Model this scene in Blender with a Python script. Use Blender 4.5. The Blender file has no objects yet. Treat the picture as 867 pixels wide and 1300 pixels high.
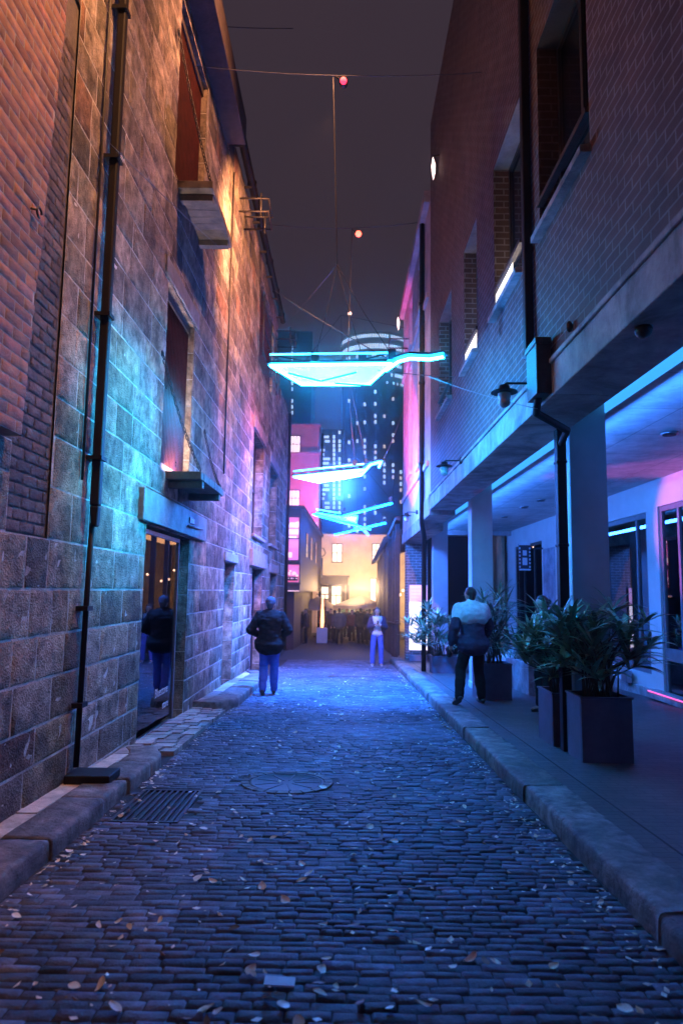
import bpy, bmesh, math, random
from mathutils import Vector, Matrix, noise
R = random.Random(7)
SC = bpy.context.scene
COL = SC.collection
PI = math.pi
SLOPE = 0.0323
EYE = Vector((0, 0, 1.5))
FPX = 867.0

# ------------------------------------------------------------------ camera frame
def _frame():
    d = Vector(((436-433.5)/FPX, (650-750)/FPX, -1)).normalized()
    r = math.radians(0.8)
    up = Vector((math.sin(r), math.cos(r), 0))
    z = (up - d*up.dot(d)).normalized()
    x = d.cross(z)
    return Matrix((x, d, z))
CAMR = _frame()
def ray(px, py): return CAMR @ Vector(((px-433.5)/FPX, (650-py)/FPX, -1))
def at_x(px, py, X): r = ray(px, py); return EYE + r*(X/r.x)
def at_y(px, py, Y): r = ray(px, py); return EYE + r*(Y/r.y)
def at_z(px, py, Z): r = ray(px, py); return EYE + r*((Z-EYE.z)/r.z)
def on_ground(px, py, o=0.0):
    r = ray(px, py); return EYE + r*((o-EYE.z)/(r.z+SLOPE*r.y))
def gz(y): return -SLOPE*min(max(y, -6), 36)

# ------------------------------------------------------------------ materials
def M_(name, base, rough=0.6, metal=0.0, spec=0.5, var=0.25, vscale=6.0, bump=0.0, bscale=30.0,
       tint=False, emit=None, estr=0.0, coord='Object', var2=None, rvar=0.0, bump2=0.0, bscale2=200.0, stain=0):
    m = bpy.data.materials.new(name); m.use_nodes = True
    nt = m.node_tree; N = nt.nodes; L = nt.links
    b = N['Principled BSDF']
    b.inputs['Base Color'].default_value = (*base, 1)
    b.inputs['Roughness'].default_value = rough
    b.inputs['Metallic'].default_value = metal
    b.inputs['Specular IOR Level'].default_value = spec
    tc = N.new('ShaderNodeTexCoord')
    if var or tint:
        nz = N.new('ShaderNodeTexNoise'); nz.inputs['Scale'].default_value = vscale; nz.inputs['Detail'].default_value = 6
        nz.inputs['Roughness'].default_value = 0.65
        L.new(tc.outputs[coord], nz.inputs['Vector'])
        cr = N.new('ShaderNodeValToRGB')
        lo = [c*(1-var) for c in base]; hi = [min(1, c*(1+var)) for c in (var2 or base)]
        cr.color_ramp.elements[0].color = (*lo, 1); cr.color_ramp.elements[1].color = (*hi, 1)
        cr.color_ramp.elements[0].position = 0.32; cr.color_ramp.elements[1].position = 0.68
        L.new(nz.outputs['Fac'], cr.inputs['Fac'])
        out = cr.outputs['Color']
        if tint:
            at = N.new('ShaderNodeAttribute'); at.attribute_name = 'tint'
            mx = N.new('ShaderNodeMix'); mx.data_type = 'RGBA'; mx.blend_type = 'MULTIPLY'; mx.inputs[0].default_value = 1
            L.new(out, mx.inputs[6]); L.new(at.outputs['Color'], mx.inputs[7]); out = mx.outputs[2]
        L.new(out, b.inputs['Base Color'])
        if stain:
            sn = N.new('ShaderNodeTexNoise'); sn.inputs['Scale'].default_value = stain; sn.inputs['Detail'].default_value = 9; sn.inputs['Roughness'].default_value = .75; sn.inputs['Distortion'].default_value = .6
            L.new(tc.outputs[coord], sn.inputs['Vector'])
            sm = N.new('ShaderNodeMapRange'); sm.inputs[1].default_value = .38; sm.inputs[2].default_value = .62; sm.inputs[3].default_value = .42; sm.inputs[4].default_value = 1.2
            L.new(sn.outputs['Fac'], sm.inputs[0])
            sv = N.new('ShaderNodeVectorMath'); sv.operation = 'SCALE'; L.new(b.inputs['Base Color'].links[0].from_socket, sv.inputs[0]); L.new(sm.outputs[0], sv.inputs['Scale']); L.new(sv.outputs[0], b.inputs['Base Color'])
        if rvar:
            mr = N.new('ShaderNodeMapRange'); mr.inputs[3].default_value = max(0.02, rough-rvar); mr.inputs[4].default_value = min(1, rough+rvar)
            L.new(nz.outputs['Fac'], mr.inputs[0]); L.new(mr.outputs[0], b.inputs['Roughness'])
    if bump:
        n2 = N.new('ShaderNodeTexNoise'); n2.inputs['Scale'].default_value = bscale; n2.inputs['Detail'].default_value = 8
        n2.inputs['Roughness'].default_value = 0.7
        L.new(tc.outputs[coord], n2.inputs['Vector'])
        bp = N.new('ShaderNodeBump'); bp.inputs['Strength'].default_value = bump; bp.inputs['Distance'].default_value = 0.02
        L.new(n2.outputs['Fac'], bp.inputs['Height'])
        if bump2:
            n3 = N.new('ShaderNodeTexVoronoi'); n3.inputs['Scale'].default_value = bscale2
            L.new(tc.outputs[coord], n3.inputs['Vector'])
            b2 = N.new('ShaderNodeBump'); b2.inputs['Strength'].default_value = bump2; b2.inputs['Distance'].default_value = 0.008
            L.new(n3.outputs['Distance'], b2.inputs['Height']); L.new(b2.outputs[0], bp.inputs['Normal'])
        L.new(bp.outputs[0], b.inputs['Normal'])
    if emit:
        b.inputs['Emission Color'].default_value = (*emit, 1); b.inputs['Emission Strength'].default_value = estr
    return m

def brick_mat(name, c1, c2, mortar, bw=0.24, bh=0.086, ms=0.010, axes='YZ', bump=0.6, rough=0.8, off=0.5):
    m = bpy.data.materials.new(name); m.use_nodes = True
    nt = m.node_tree; N = nt.nodes; L = nt.links; b = N['Principled BSDF']
    b.inputs['Roughness'].default_value = rough
    tc = N.new('ShaderNodeTexCoord'); sp = N.new('ShaderNodeSeparateXYZ'); cb = N.new('ShaderNodeCombineXYZ')
    L.new(tc.outputs['Object'], sp.inputs[0])
    L.new(sp.outputs[axes[0]], cb.inputs[0]); L.new(sp.outputs[axes[1]], cb.inputs[1])
    wn = N.new('ShaderNodeTexNoise'); wn.inputs['Scale'].default_value = 2.5; wn.inputs['Detail'].default_value = 3
    L.new(tc.outputs['Object'], wn.inputs['Vector'])
    ws = N.new('ShaderNodeVectorMath'); ws.operation = 'SCALE'; ws.inputs['Scale'].default_value = 0.012
    L.new(wn.outputs['Color'], ws.inputs[0])
    wa = N.new('ShaderNodeVectorMath'); wa.operation = 'ADD'
    L.new(cb.outputs[0], wa.inputs[0]); L.new(ws.outputs[0], wa.inputs[1])
    bt = N.new('ShaderNodeTexBrick'); L.new(wa.outputs[0], bt.inputs['Vector'])
    bt.offset = off
    bt.inputs['Color1'].default_value = (*c1, 1); bt.inputs['Color2'].default_value = (*c2, 1); bt.inputs['Mortar'].default_value = (*mortar, 1)
    bt.inputs['Scale'].default_value = 1.0; bt.inputs['Mortar Size'].default_value = ms; bt.inputs['Mortar Smooth'].default_value = 0.25
    bt.inputs['Brick Width'].default_value = bw; bt.inputs['Row Height'].default_value = bh; bt.inputs['Bias'].default_value = 0.0
    nz = N.new('ShaderNodeTexNoise'); nz.inputs['Scale'].default_value = 3; nz.inputs['Detail'].default_value = 8; nz.inputs['Roughness'].default_value = 0.7
    L.new(tc.outputs['Object'], nz.inputs['Vector'])
    mr = N.new('ShaderNodeMapRange'); mr.inputs[1].default_value = .3; mr.inputs[2].default_value = .7
    mr.inputs[3].default_value = 0.6; mr.inputs[4].default_value = 1.25; L.new(nz.outputs['Fac'], mr.inputs[0])
    vm = N.new('ShaderNodeVectorMath'); vm.operation = 'SCALE'; L.new(bt.outputs['Color'], vm.inputs[0]); L.new(mr.outputs[0], vm.inputs['Scale'])
    L.new(vm.outputs[0], b.inputs['Base Color'])
    n2 = N.new('ShaderNodeTexNoise'); n2.inputs['Scale'].default_value = 45; n2.inputs['Detail'].default_value = 6
    L.new(tc.outputs['Object'], n2.inputs['Vector'])
    ma = N.new('ShaderNodeMath'); ma.operation = 'MULTIPLY_ADD'; ma.inputs[1].default_value = -1.0
    L.new(bt.outputs['Fac'], ma.inputs[0]); 
    m3 = N.new('ShaderNodeMath'); m3.operation = 'MULTIPLY'; m3.inputs[1].default_value = 0.7
    L.new(n2.outputs['Fac'], m3.inputs[0]); L.new(m3.outputs[0], ma.inputs[2])
    bp = N.new('ShaderNodeBump'); bp.inputs['Strength'].default_value = bump; bp.inputs['Distance'].default_value = 0.012
    L.new(ma.outputs[0], bp.inputs['Height']); L.new(bp.outputs[0], b.inputs['Normal'])
    return m

def glow(name, col, s, base=(.5, .5, .5)):
    return M_(name, base, 0.4, emit=col, estr=s, var=0)

def glass_mat(name, tint=(1, 1, 1), ior=1.5, extra=0.06, rough=0.0):
    m = bpy.data.materials.new(name); m.use_nodes = True
    nt = m.node_tree; N = nt.nodes; L = nt.links
    N.remove(N['Principled BSDF'])
    tr = N.new('ShaderNodeBsdfTransparent'); tr.inputs[0].default_value = (*tint, 1)
    gl = N.new('ShaderNodeBsdfGlossy'); gl.inputs['Roughness'].default_value = rough
    fr = N.new('ShaderNodeFresnel'); fr.inputs[0].default_value = ior
    ad = N.new('ShaderNodeMath'); ad.operation = 'ADD'; ad.use_clamp = True; ad.inputs[1].default_value = extra
    L.new(fr.outputs[0], ad.inputs[0])
    mx = N.new('ShaderNodeMixShader'); L.new(ad.outputs[0], mx.inputs[0]); L.new(tr.outputs[0], mx.inputs[1]); L.new(gl.outputs[0], mx.inputs[2])
    L.new(mx.outputs[0], N['Material Output'].inputs['Surface'])
    return m

STONE = M_('sandstone', (.29, .24, .20), .85, var=.65, vscale=6, bump=1.0, bscale=26, tint=True, bump2=.9, bscale2=60, var2=(.36, .30, .24), rvar=.15, spec=.4, stain=1.6)
MORTAR = M_('lime_mortar', (.66, .62, .58), .9, stain=1.1, var=.2, vscale=18, bump=.7, bscale=50)
BRICKB = M_('face_brick', (.34, .17, .11), .8, var=.35, vscale=9, bump=.5, bscale=60, tint=True)
BRICKM = M_('pale_joint', (.46, .42, .38), .9, var=.2, vscale=20, bump=.4, bscale=60)
OLDBRICK = M_('sooty_brick', (.15, .11, .095), .85, var=.4, vscale=9, bump=.9, bscale=40, tint=True)
DARKM = M_('sooty_joint', (.12, .10, .09), .9, var=.3, vscale=20, bump=.5, bscale=40)
IRON = M_('dark_iron', (.035, .03, .03), .45, metal=.3, var=.3, vscale=20, bump=.3, bscale=60)
PIPEM = M_('painted_pipe', (.010, .008, .008), .6, metal=.0, spec=.25, var=.3, vscale=8, bump=.15, bscale=40)
STEEL = M_('galvanised_steel', (.4, .4, .42), .35, metal=.9, var=.2, vscale=30)
TIMBER = M_('weathered_timber', (.22, .18, .14), .75, var=.4, vscale=4, bump=.8, bscale=12)
DTIMBER = M_('dark_timber', (.05, .035, .03), .6, var=.4, vscale=7, bump=.5, bscale=20)
REDMETAL = M_('red_corrugated_metal', (.12, .03, .026), .30, metal=.75, var=.3, vscale=5, rvar=.08)
SETT = M_('worn_setts', (.095, .105, .145), .62, var=.5, vscale=9, bump=.55, bscale=45, tint=True, rvar=.16, stain=.9, bump2=.2, bscale2=90, spec=.3)
JOINT = M_('dark_joint', (.018, .017, .016), .8, var=.3, vscale=20, bump=.6, bscale=60)
ASPH = M_('asphalt', (.03, .03, .032), .7, var=.3, vscale=12, bump=.6, bscale=90)
GROUNDM = M_('ground_earth', (.04, .04, .042), .85, var=.2, vscale=2, bump=.3, bscale=30)
KERB = M_('kerb_stone', (.20, .18, .165), .7, stain=2.2, var=.6, vscale=9, bump=1.0, bscale=32, tint=True, rvar=.15)
PALEPAVE = M_('pale_paver', (.34, .30, .27), .7, var=.35, vscale=9, bump=.5, bscale=30, tint=True)
PAVE = brick_mat('paver_bricks', (.105, .085, .08), (.065, .06, .06), (.03, .028, .028), bw=.23, bh=.085, ms=.006, axes='XY', bump=.5, rough=.5)
RBRICK = brick_mat('brown_brick', (.115, .066, .055), (.08, .05, .045), (.20, .185, .18), ms=.009)
PIERB = brick_mat('pier_brick', (.24, .20, .18), (.18, .15, .14), (.5, .48, .45), axes='XZ')
REVEAL_SHADED = brick_mat('shaded_reveal_brick', (.05, .035, .03), (.04, .03, .026), (.08, .075, .07), axes='XZ')  # darker copy of the reveal brick, shade put into the colour
SHADED_RED = M_('shaded_dark_red', (.035, .006, .006), .8, spec=.1, var=.4, vscale=6)  # dark red with the shade under the eaves put into the colour
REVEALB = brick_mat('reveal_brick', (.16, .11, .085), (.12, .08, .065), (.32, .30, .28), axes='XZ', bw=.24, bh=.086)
CONC = M_('concrete', (.36, .35, .34), .75, stain=1.4, var=.25, vscale=3, bump=.4, bscale=25)
RENDER = M_('smooth_render', (.50, .47, .46), .7, var=.12, vscale=1.5, bump=.25, bscale=40)
WHITEP = M_('white_plaster', (.62, .60, .58), .65, var=.08, vscale=2, bump=.15, bscale=30)
CEILM = brick_mat('ceiling_panels', (.60, .58, .57), (.57, .56, .55), (.22, .22, .22), bw=1.2, bh=1.2, ms=.007, axes='XY', bump=.3, rough=.6, off=0)
COLM = M_('grey_painted_column', (.44, .44, .47), .55, var=.1, vscale=3, bump=.1, bscale=40)
FRAME = M_('dark_window_frame', (.03, .028, .03), .4, var=.2)
def canvas_mat():
    m = bpy.data.materials.new('cream_canvas'); m.use_nodes = True; nt = m.node_tree; N = nt.nodes; N.remove(N['Principled BSDF'])
    d = N.new('ShaderNodeBsdfDiffuse'); d.inputs[0].default_value = (.62, .52, .40, 1); t = N.new('ShaderNodeBsdfTranslucent'); t.inputs[0].default_value = (.62, .50, .36, 1)
    mx = N.new('ShaderNodeMixShader'); mx.inputs[0].default_value = .55; nt.links.new(d.outputs[0], mx.inputs[1]); nt.links.new(t.outputs[0], mx.inputs[2]); nt.links.new(mx.outputs[0], N['Material Output'].inputs['Surface']); return m
GLASS = glass_mat('window_glass', extra=.03)
SHOPGLASS = glass_mat('shop_glass', extra=.20, tint=(.8, .85, .95))
DGLASS = M_('dark_glass', (.012, .012, .016), .06, var=0, spec=.8)
BLACK = M_('matt_black', (.012, .011, .012), .7, var=.2)
STEELBLUE = M_('blue_painted_door', (.20, .22, .26), .5, var=.2, vscale=3, bump=.2, bscale=25)

# ------------------------------------------------------------------ mesh helpers
class MB:
    def __init__(s): s.v = []; s.f = []; s.m = []; s.t = []; s.sm = []
    def face(s, idx, mi=0, tint=(1, 1, 1), sm=False):
        s.f.append(tuple(idx)); s.m.append(mi); s.t.append(tint); s.sm.append(sm)
    def quad(s, a, b, c, d, mi=0, tint=(1, 1, 1)):
        n = len(s.v); s.v += [Vector(a), Vector(b), Vector(c), Vector(d)]; s.face((n, n+1, n+2, n+3), mi, tint)
    def poly(s, pts, mi=0):
        n = len(s.v); s.v += [Vector(p) for p in pts]; s.face(range(n, n+len(pts)), mi)
    def box(s, x0, x1, y0, y1, z0, z1, mi=0, tint=(1, 1, 1), zy=0.0, M=None):
        # zy: extra slope so that a box follows the falling street
        n = len(s.v)
        for x in (x0, x1):
            for y in (y0, y1):
                for z in (z0, z1):
                    p = Vector((x, y, z + zy*(y-y0))); s.v.append(M @ p if M else p)
        for q in ((0, 1, 3, 2), (4, 6, 7, 5), (0, 4, 5, 1), (2, 3, 7, 6), (0, 2, 6, 4), (1, 5, 7, 3)):
            s.face([n+i for i in q], mi, tint)
    def prism(s, pts, d, mi=0):
        d = Vector(d); n = len(s.v); k = len(pts)
        s.v += [Vector(p) for p in pts] + [Vector(p)+d for p in pts]
        s.face(range(n+k-1, n-1, -1), mi); s.face(range(n+k, n+2*k), mi)
        for i in range(k): j = (i+1) % k; s.face((n+i, n+j, n+k+j, n+k+i), mi)
    def tube(s, pts, r, seg=8, mi=0, cap=True, closed=False):
        pts = [Vector(p) for p in pts]; k = len(pts)
        rr = r if isinstance(r, (list, tuple)) else [r]*k
        n0 = len(s.v); up = None
        for i, p in enumerate(pts):
            if closed: t = pts[(i+1) % k]-pts[i-1]
            else: t = pts[min(i+1, k-1)]-pts[max(i-1, 0)]
            t.normalize()
            if up is None: up = Vector((0, 0, 1)) if abs(t.z) < .9 else Vector((1, 0, 0))
            a = (up - t*up.dot(t)); a = a.normalized() if a.length > 1e-5 else t.orthogonal().normalized()
            b = t.cross(a); up = a
            for j in range(seg):
                an = 2*PI*j/seg; s.v.append(p + (a*math.cos(an)+b*math.sin(an))*rr[i])
        for i in range(k if closed else k-1):
            i2 = (i+1) % k
            for j in range(seg):
                j2 = (j+1) % seg
                s.face((n0+i*seg+j, n0+i*seg+j2, n0+i2*seg+j2, n0+i2*seg+j), mi, sm=True)
        if cap and not closed:
            s.face([n0+j for j in range(seg-1, -1, -1)], mi); s.face([n0+(k-1)*seg+j for j in range(seg)], mi)
    def lathe(s, c, prof, seg=16, mi=0, axis=2):
        c = Vector(c); n0 = len(s.v)
        for (r, h) in prof:
            for j in range(seg):
                an = 2*PI*j/seg; s.v.append(c + Vector((r*math.cos(an), r*math.sin(an), h)))
        for i in range(len(prof)-1):
            for j in range(seg):
                j2 = (j+1) % seg
                s.face((n0+i*seg+j, n0+i*seg+j2, n0+(i+1)*seg+j2, n0+(i+1)*seg+j), mi, sm=True)
        s.face([n0+j for j in range(seg-1, -1, -1)], mi); k = (len(prof)-1)*seg
        s.face([n0+k+j for j in range(seg)], mi)
    def ball(s, c, r, seg=10, rings=6, mi=0):
        r = r if isinstance(r, (tuple, list)) else (r, r, r)
        n0 = len(s.v); c = Vector(c)
        for i in range(rings+1):
            th = PI*i/rings
            for j in range(seg):
                an = 2*PI*j/seg
                s.v.append(c + Vector((r[0]*math.sin(th)*math.cos(an), r[1]*math.sin(th)*math.sin(an), r[2]*math.cos(th))))
        for i in range(rings):
            for j in range(seg):
                j2 = (j+1) % seg
                s.face((n0+i*seg+j, n0+(i+1)*seg+j, n0+(i+1)*seg+j2, n0+i*seg+j2), mi, sm=True)
    def mesh(s, name, mats):
        me = bpy.data.meshes.new(name)
        me.from_pydata([tuple(v) for v in s.v], [], s.f)
        for m in (mats if isinstance(mats, (list, tuple)) else [mats]): me.materials.append(m)
        me.polygons.foreach_set('material_index', s.m)
        me.polygons.foreach_set('use_smooth', s.sm)
        if any(t != (1, 1, 1) for t in s.t):
            ca = me.color_attributes.new('tint', 'FLOAT_COLOR', 'CORNER'); buf = []
            for f, t in zip(s.f, s.t): buf += [t[0], t[1], t[2], 1.0]*len(f)
            ca.data.foreach_set('color', buf)
        else:
            ca = me.color_attributes.new('tint', 'FLOAT_COLOR', 'POINT'); ca.data.foreach_set('color', [1.0]*4*len(s.v))
        me.update(); return me
    def build(s, name, mats, parent=None, loc=None, bevel=0):
        me = s.mesh(name, mats)
        o = bpy.data.objects.new(name, me); COL.objects.link(o)
        if bevel:
            # a bevel needs shared corner vertices and outward faces
            bm = bmesh.new(); bm.from_mesh(me); bmesh.ops.recalc_face_normals(bm, faces=bm.faces); bm.to_mesh(me); bm.free()
            md = o.modifiers.new('soft_edges', 'BEVEL'); md.width = bevel; md.segments = 2; md.limit_method = 'ANGLE'
        if parent is not None:
            o.parent = parent
            o.matrix_parent_inverse = parent_mat(parent).inverted()
        if loc is not None: o.location = loc
        return o
def parent_mat(p):
    m = Matrix.LocRotScale(p.location, p.rotation_euler, p.scale)
    if p.parent is not None: m = parent_mat(p.parent) @ p.matrix_parent_inverse @ m
    return m

def tag(o, label, cat, group=None, kind=None):
    if label: o['label'] = label
    if cat: o['category'] = cat
    if group: o['group'] = group
    if kind: o['kind'] = kind
    return o
def thing(name, label, cat, loc=(0, 0, 0), group=None, rz=0):
    o = bpy.data.objects.new(name, None); COL.objects.link(o); o.location = loc; o.empty_display_size = .1
    if rz: o.rotation_euler = (0, 0, rz)
    return tag(o, label, cat, group)
def copy_tree(o, parent=None):
    c = o.copy(); COL.objects.link(c)
    if parent is not None: c.parent = parent
    for ch in list(o.children): copy_tree(ch, c)
    return c
def structure(o): o['kind'] = 'structure'; return o
def text_mesh(body, size, mat, name, parent, mw, extrude=.002, font_align='LEFT'):
    cu = bpy.data.curves.new(name+'_curve', 'FONT'); cu.body = body; cu.size = size; cu.extrude = extrude; cu.align_x = font_align
    tmp = bpy.data.objects.new('tmp_text', cu); COL.objects.link(tmp)
    bpy.context.view_layer.update()
    me = bpy.data.meshes.new_from_object(tmp.evaluated_get(bpy.context.evaluated_depsgraph_get()))
    bpy.data.objects.remove(tmp); me.transform(mw); me.materials.clear(); me.materials.append(mat)
    o = bpy.data.objects.new(name, me); COL.objects.link(o)
    if parent is not None:
        o.parent = parent; o.matrix_parent_inverse = parent_mat(parent).inverted()
    return o

# rectangles minus rectangles (openings in a wall)
def rsub(rects, cut):
    out = []
    c0, c1, d0, d1 = cut
    for (a0, a1, b0, b1) in rects:
        if c1 <= a0 or c0 >= a1 or d1 <= b0 or d0 >= b1: out.append((a0, a1, b0, b1)); continue
        if a0 < c0: out.append((a0, c0, b0, b1))
        if a1 > c1: out.append((c1, a1, b0, b1))
        m0, m1 = max(a0, c0), min(a1, c1)
        if b0 < d0: out.append((m0, m1, b0, d0))
        if b1 > d1: out.append((m0, m1, d1, b1))
    return out
def courses(a0, a1, b0, b1, hr, lr, rng, jit=0.0):
    z = b0; out = []; row = 0
    while z < b1-.02:
        h = rng.uniform(*hr)
        if b1-(z+h) < hr[0]*.6: h = b1-z
        y = a0 - rng.uniform(0, lr[1]) if lr[1]-lr[0] > .1 else a0-(row % 2)*lr[0]*.5
        while y < a1:
            l = rng.uniform(*lr)
            p0, p1 = max(y, a0), min(y+l, a1)
            if p1-p0 > .04: out.append((p0, p1, z, z+h))
            y += l
        z += h; row += 1
    return out
def block_face(mb, X, nx, rect, gap, relief, amp, step, tint, mi=0, rough_scale=9.0, edge_j=.006, rng=R):
    """one dressed block: border ring sits in the joint, the inner grid is proud and rough"""
    a0, a1, b0, b1 = rect
    a0 += gap/2; a1 -= gap/2; b0 += gap/2; b1 -= gap/2
    if a1-a0 < .03 or b1-b0 < .02: return
    e = min(.018, (a1-a0)*.2, (b1-b0)*.2)
    def ticks(lo, hi):
        n = max(1, int(round((hi-lo-2*e)/step)))
        return [lo] + [lo+e+(hi-lo-2*e)*i/n for i in range(n+1)] + [hi]
    ta, tb = ticks(a0, a1), ticks(b0, b1)
    n0 = len(mb.v); na, nb = len(ta), len(tb)
    off = rng.uniform(0, relief*.5); tx = rng.uniform(-.5, .5)*relief*1.2; tz = rng.uniform(-.5, .5)*relief*1.2
    sd = rng.uniform(0, 50)
    for i, a in enumerate(ta):
        for j, b in enumerate(tb):
            border = i in (0, na-1) or j in (0, nb-1)
            u = (a-a0)/(a1-a0)-.5; w = (b-b0)/(b1-b0)-.5
            h = relief + off + u*tx + w*tz + amp*noise.noise(Vector((a*rough_scale, b*rough_scale, sd)))+amp*.6*noise.noise(Vector((a*rough_scale*2.7, b*rough_scale*2.7, sd)))
            aa = a + edge_j*noise.noise(Vector((a*7, b*7, sd+9))); bb = b + edge_j*noise.noise(Vector((a*7, b*7, sd+19)))
            if border: h = .0015
            mb.v.append(Vector((X + nx*h, aa, bb)))
    for i in range(na-1):
        for j in range(nb-1):
            q = (n0+i*nb+j, n0+(i+1)*nb+j, n0+(i+1)*nb+j+1, n0+i*nb+j+1)
            mb.face(q if nx > 0 else q[::-1], mi, tint, sm=True)
# ------------------------------------------------------------------ the ground and the street
def ground():
    m = MB(); ys = [-30, -6, 22.6, 36, 60, 900]
    for i in range(len(ys)-1):
        a, b = ys[i], ys[i+1]
        za, zb = gz(a)-.04, gz(b)-.04
        m.quad((-500, a, za), (500, a, za), (500, b, zb), (-500, b, zb))
    structure(m.build('ground', GROUNDM))
    m = MB(); ys = [22.4, 30, 36, 46]
    for i in range(3):
        a, b = ys[i], ys[i+1]
        m.quad((-2.2, a, gz(a)-.012), (2.0, a, gz(a)-.012), (2.0, b, gz(b)-.012), (-2.2, b, gz(b)-.012))
    structure(m.build('cross_street', ASPH))
ground()

DRAIN = (-1.66, -1.16, 5.1, 6.0)   # x0 x1 y0 y1 of the kerbside drain, left open in the setts
MANHOLE = (-.48, 6.35, .34)
TRENCH = (-.35, .95, 16.6, 16.85)
def road():
    rg = random.Random(3); m = MB()
    m.quad((-2.25, -4, gz(-4)-.012), (1.6, -4, gz(-4)-.012), (1.6, 22.5, gz(22.5)-.012), (-2.25, 22.5, gz(22.5)-.012), 1)
    y = -1.0
    while y < 22.4:
        d = rg.uniform(.052, .076)
        x = -1.74 - rg.uniform(0, .2)
        while x < 1.5:
            l = rg.uniform(.10, .20)
            x0, x1 = max(x, -1.745), min(x+l, 1.495)
            x += l
            if x1-x0 < .05: continue
            cx, cy = (x0+x1)/2, y+d/2
            if DRAIN[0]-.02 < cx < DRAIN[1]+.02 and DRAIN[2]-.04 < cy < DRAIN[3]+.04: continue
            if (cx-MANHOLE[0])**2+(cy-MANHOLE[1])**2 < (MANHOLE[2]+.1)**2: continue
            if TRENCH[0]-.05 < cx < TRENCH[1]+.05 and TRENCH[2]-.06 < cy < TRENCH[3]+.06: continue
            g = .004
            wob = .02*noise.noise(Vector((cx*1.1, cy*.9, 2))) + .012*noise.noise(Vector((cx*3, cy*.5, 5)))
            top = .010*noise.noise(Vector((cx*.7, cy*.7, 0)))+rg.uniform(-.004, .004)
            tl, tw = rg.uniform(-.05, .05), rg.uniform(-.025, .025)
            ex = .008
            tx = [x0+g/2, x0+g/2+ex, cx, x1-g/2-ex, x1-g/2]; ty = [y+g/2, y+g/2+.007, cy, y+d-g/2-.007, y+d-g/2]
            n0 = len(m.v); t = rg.choice((.55, .7, .85, 1.0, 1.0, 1.15, 1.35, 1.7))*rg.uniform(.85, 1.15)
            tint = (t*rg.uniform(.95, 1.08), t, t*rg.uniform(.92, 1.05))
            for i, a in enumerate(tx):
                for j, b in enumerate(ty):
                    edge = i in (0, 4) or j in (0, 4)
                    h = -.0075 if edge else top + tl*(b-cy) + tw*(a-cx) + .0035*noise.noise(Vector((a*30, b*30, 1)))
                    m.v.append(Vector((a, b+wob, gz(b)+h)))
            for i in range(4):
                for j in range(4):
                    m.face((n0+i*5+j, n0+(i+1)*5+j, n0+(i+1)*5+j+1, n0+i*5+j+1), 0, tint, sm=True)
        y += d
    structure(m.build('road', [SETT, JOINT]))
road()

def kerb_stones(name, xf, xb, ya, yb, top, lr, rg, curve=None, endround=False):
    """worn kerb stones: rounded on the street side; xf street face, xb back"""
    m = MB(); y = ya
    while y < yb-.05:
        l = min(rg.uniform(*lr), yb-y)
        sgn = 1 if xb > xf else -1; w = abs(xb-xf)
        t = rg.uniform(.7, 1.25); tint = (t, t*rg.uniform(.94, 1.0), t*rg.uniform(.88, 1.0))
        prof = [(0, -.06), (.0, top*.4), (.003, top*.78), (.014, top*.93), (.034, top*.99), (.1, top), (w*.55, top+.003), (w-.012, top), (w, top-.01), (w, -.06)]
        off = rg.uniform(-.012, .012); th = rg.uniform(-.010, .008)
        ns = max(4, int(l/.045)); n0 = len(m.v); k = len(prof)
        for i in range(ns+1):
            yy = y+.006+(l-.012)*i/ns; u = i/ns
            endf = min(1, min(u, 1-u)*l/.015)
            for (px, pz) in prof:
                nz_ = noise.noise(Vector((px*9, yy*5, top)))*.010 + noise.noise(Vector((px*25, yy*17, top)))*.007 + (.012*min(0, noise.noise(Vector((px*14, yy*11, 7)))+.25) if .01 < px < .05 else 0)
                cv = curve(yy) if curve else 0
                m.v.append(Vector((xf+sgn*(px+off+cv)+nz_*.8, yy, gz(yy)+pz+(th+nz_ if pz > 0 else 0)-(1-endf)*.006)))
        for i in range(ns):
            for j in range(k-1):
                q = (n0+i*k+j, n0+(i+1)*k+j, n0+(i+1)*k+j+1, n0+i*k+j+1)
                m.face(q if sgn < 0 else q[::-1], 0, tint, sm=True)
        m.face([n0+j for j in range(k)], 0, tint); m.face([n0+ns*k+j for j in range(k-1, -1, -1)], 0, tint)
        y += l
    return structure(m.build(name, KERB))
kerb_stones('kerb', 1.5, 1.83, -2, 22.3, .135, (.8, 1.5), random.Random(5))
kerb_stones('kerb', -1.76, -2.08, -1, 7.35, .115, (.55, 1.0), random.Random(8), curve=lambda y: max(0, y-6.75)**2*.55)
kerb_stones('kerb', -1.66, -2.06, 10.55, 16.3, .15, (.7, 1.3), random.Random(9), curve=lambda y: max(0, 11.3-y)**2*.45+max(0, y-15.6)*.3)

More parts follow.
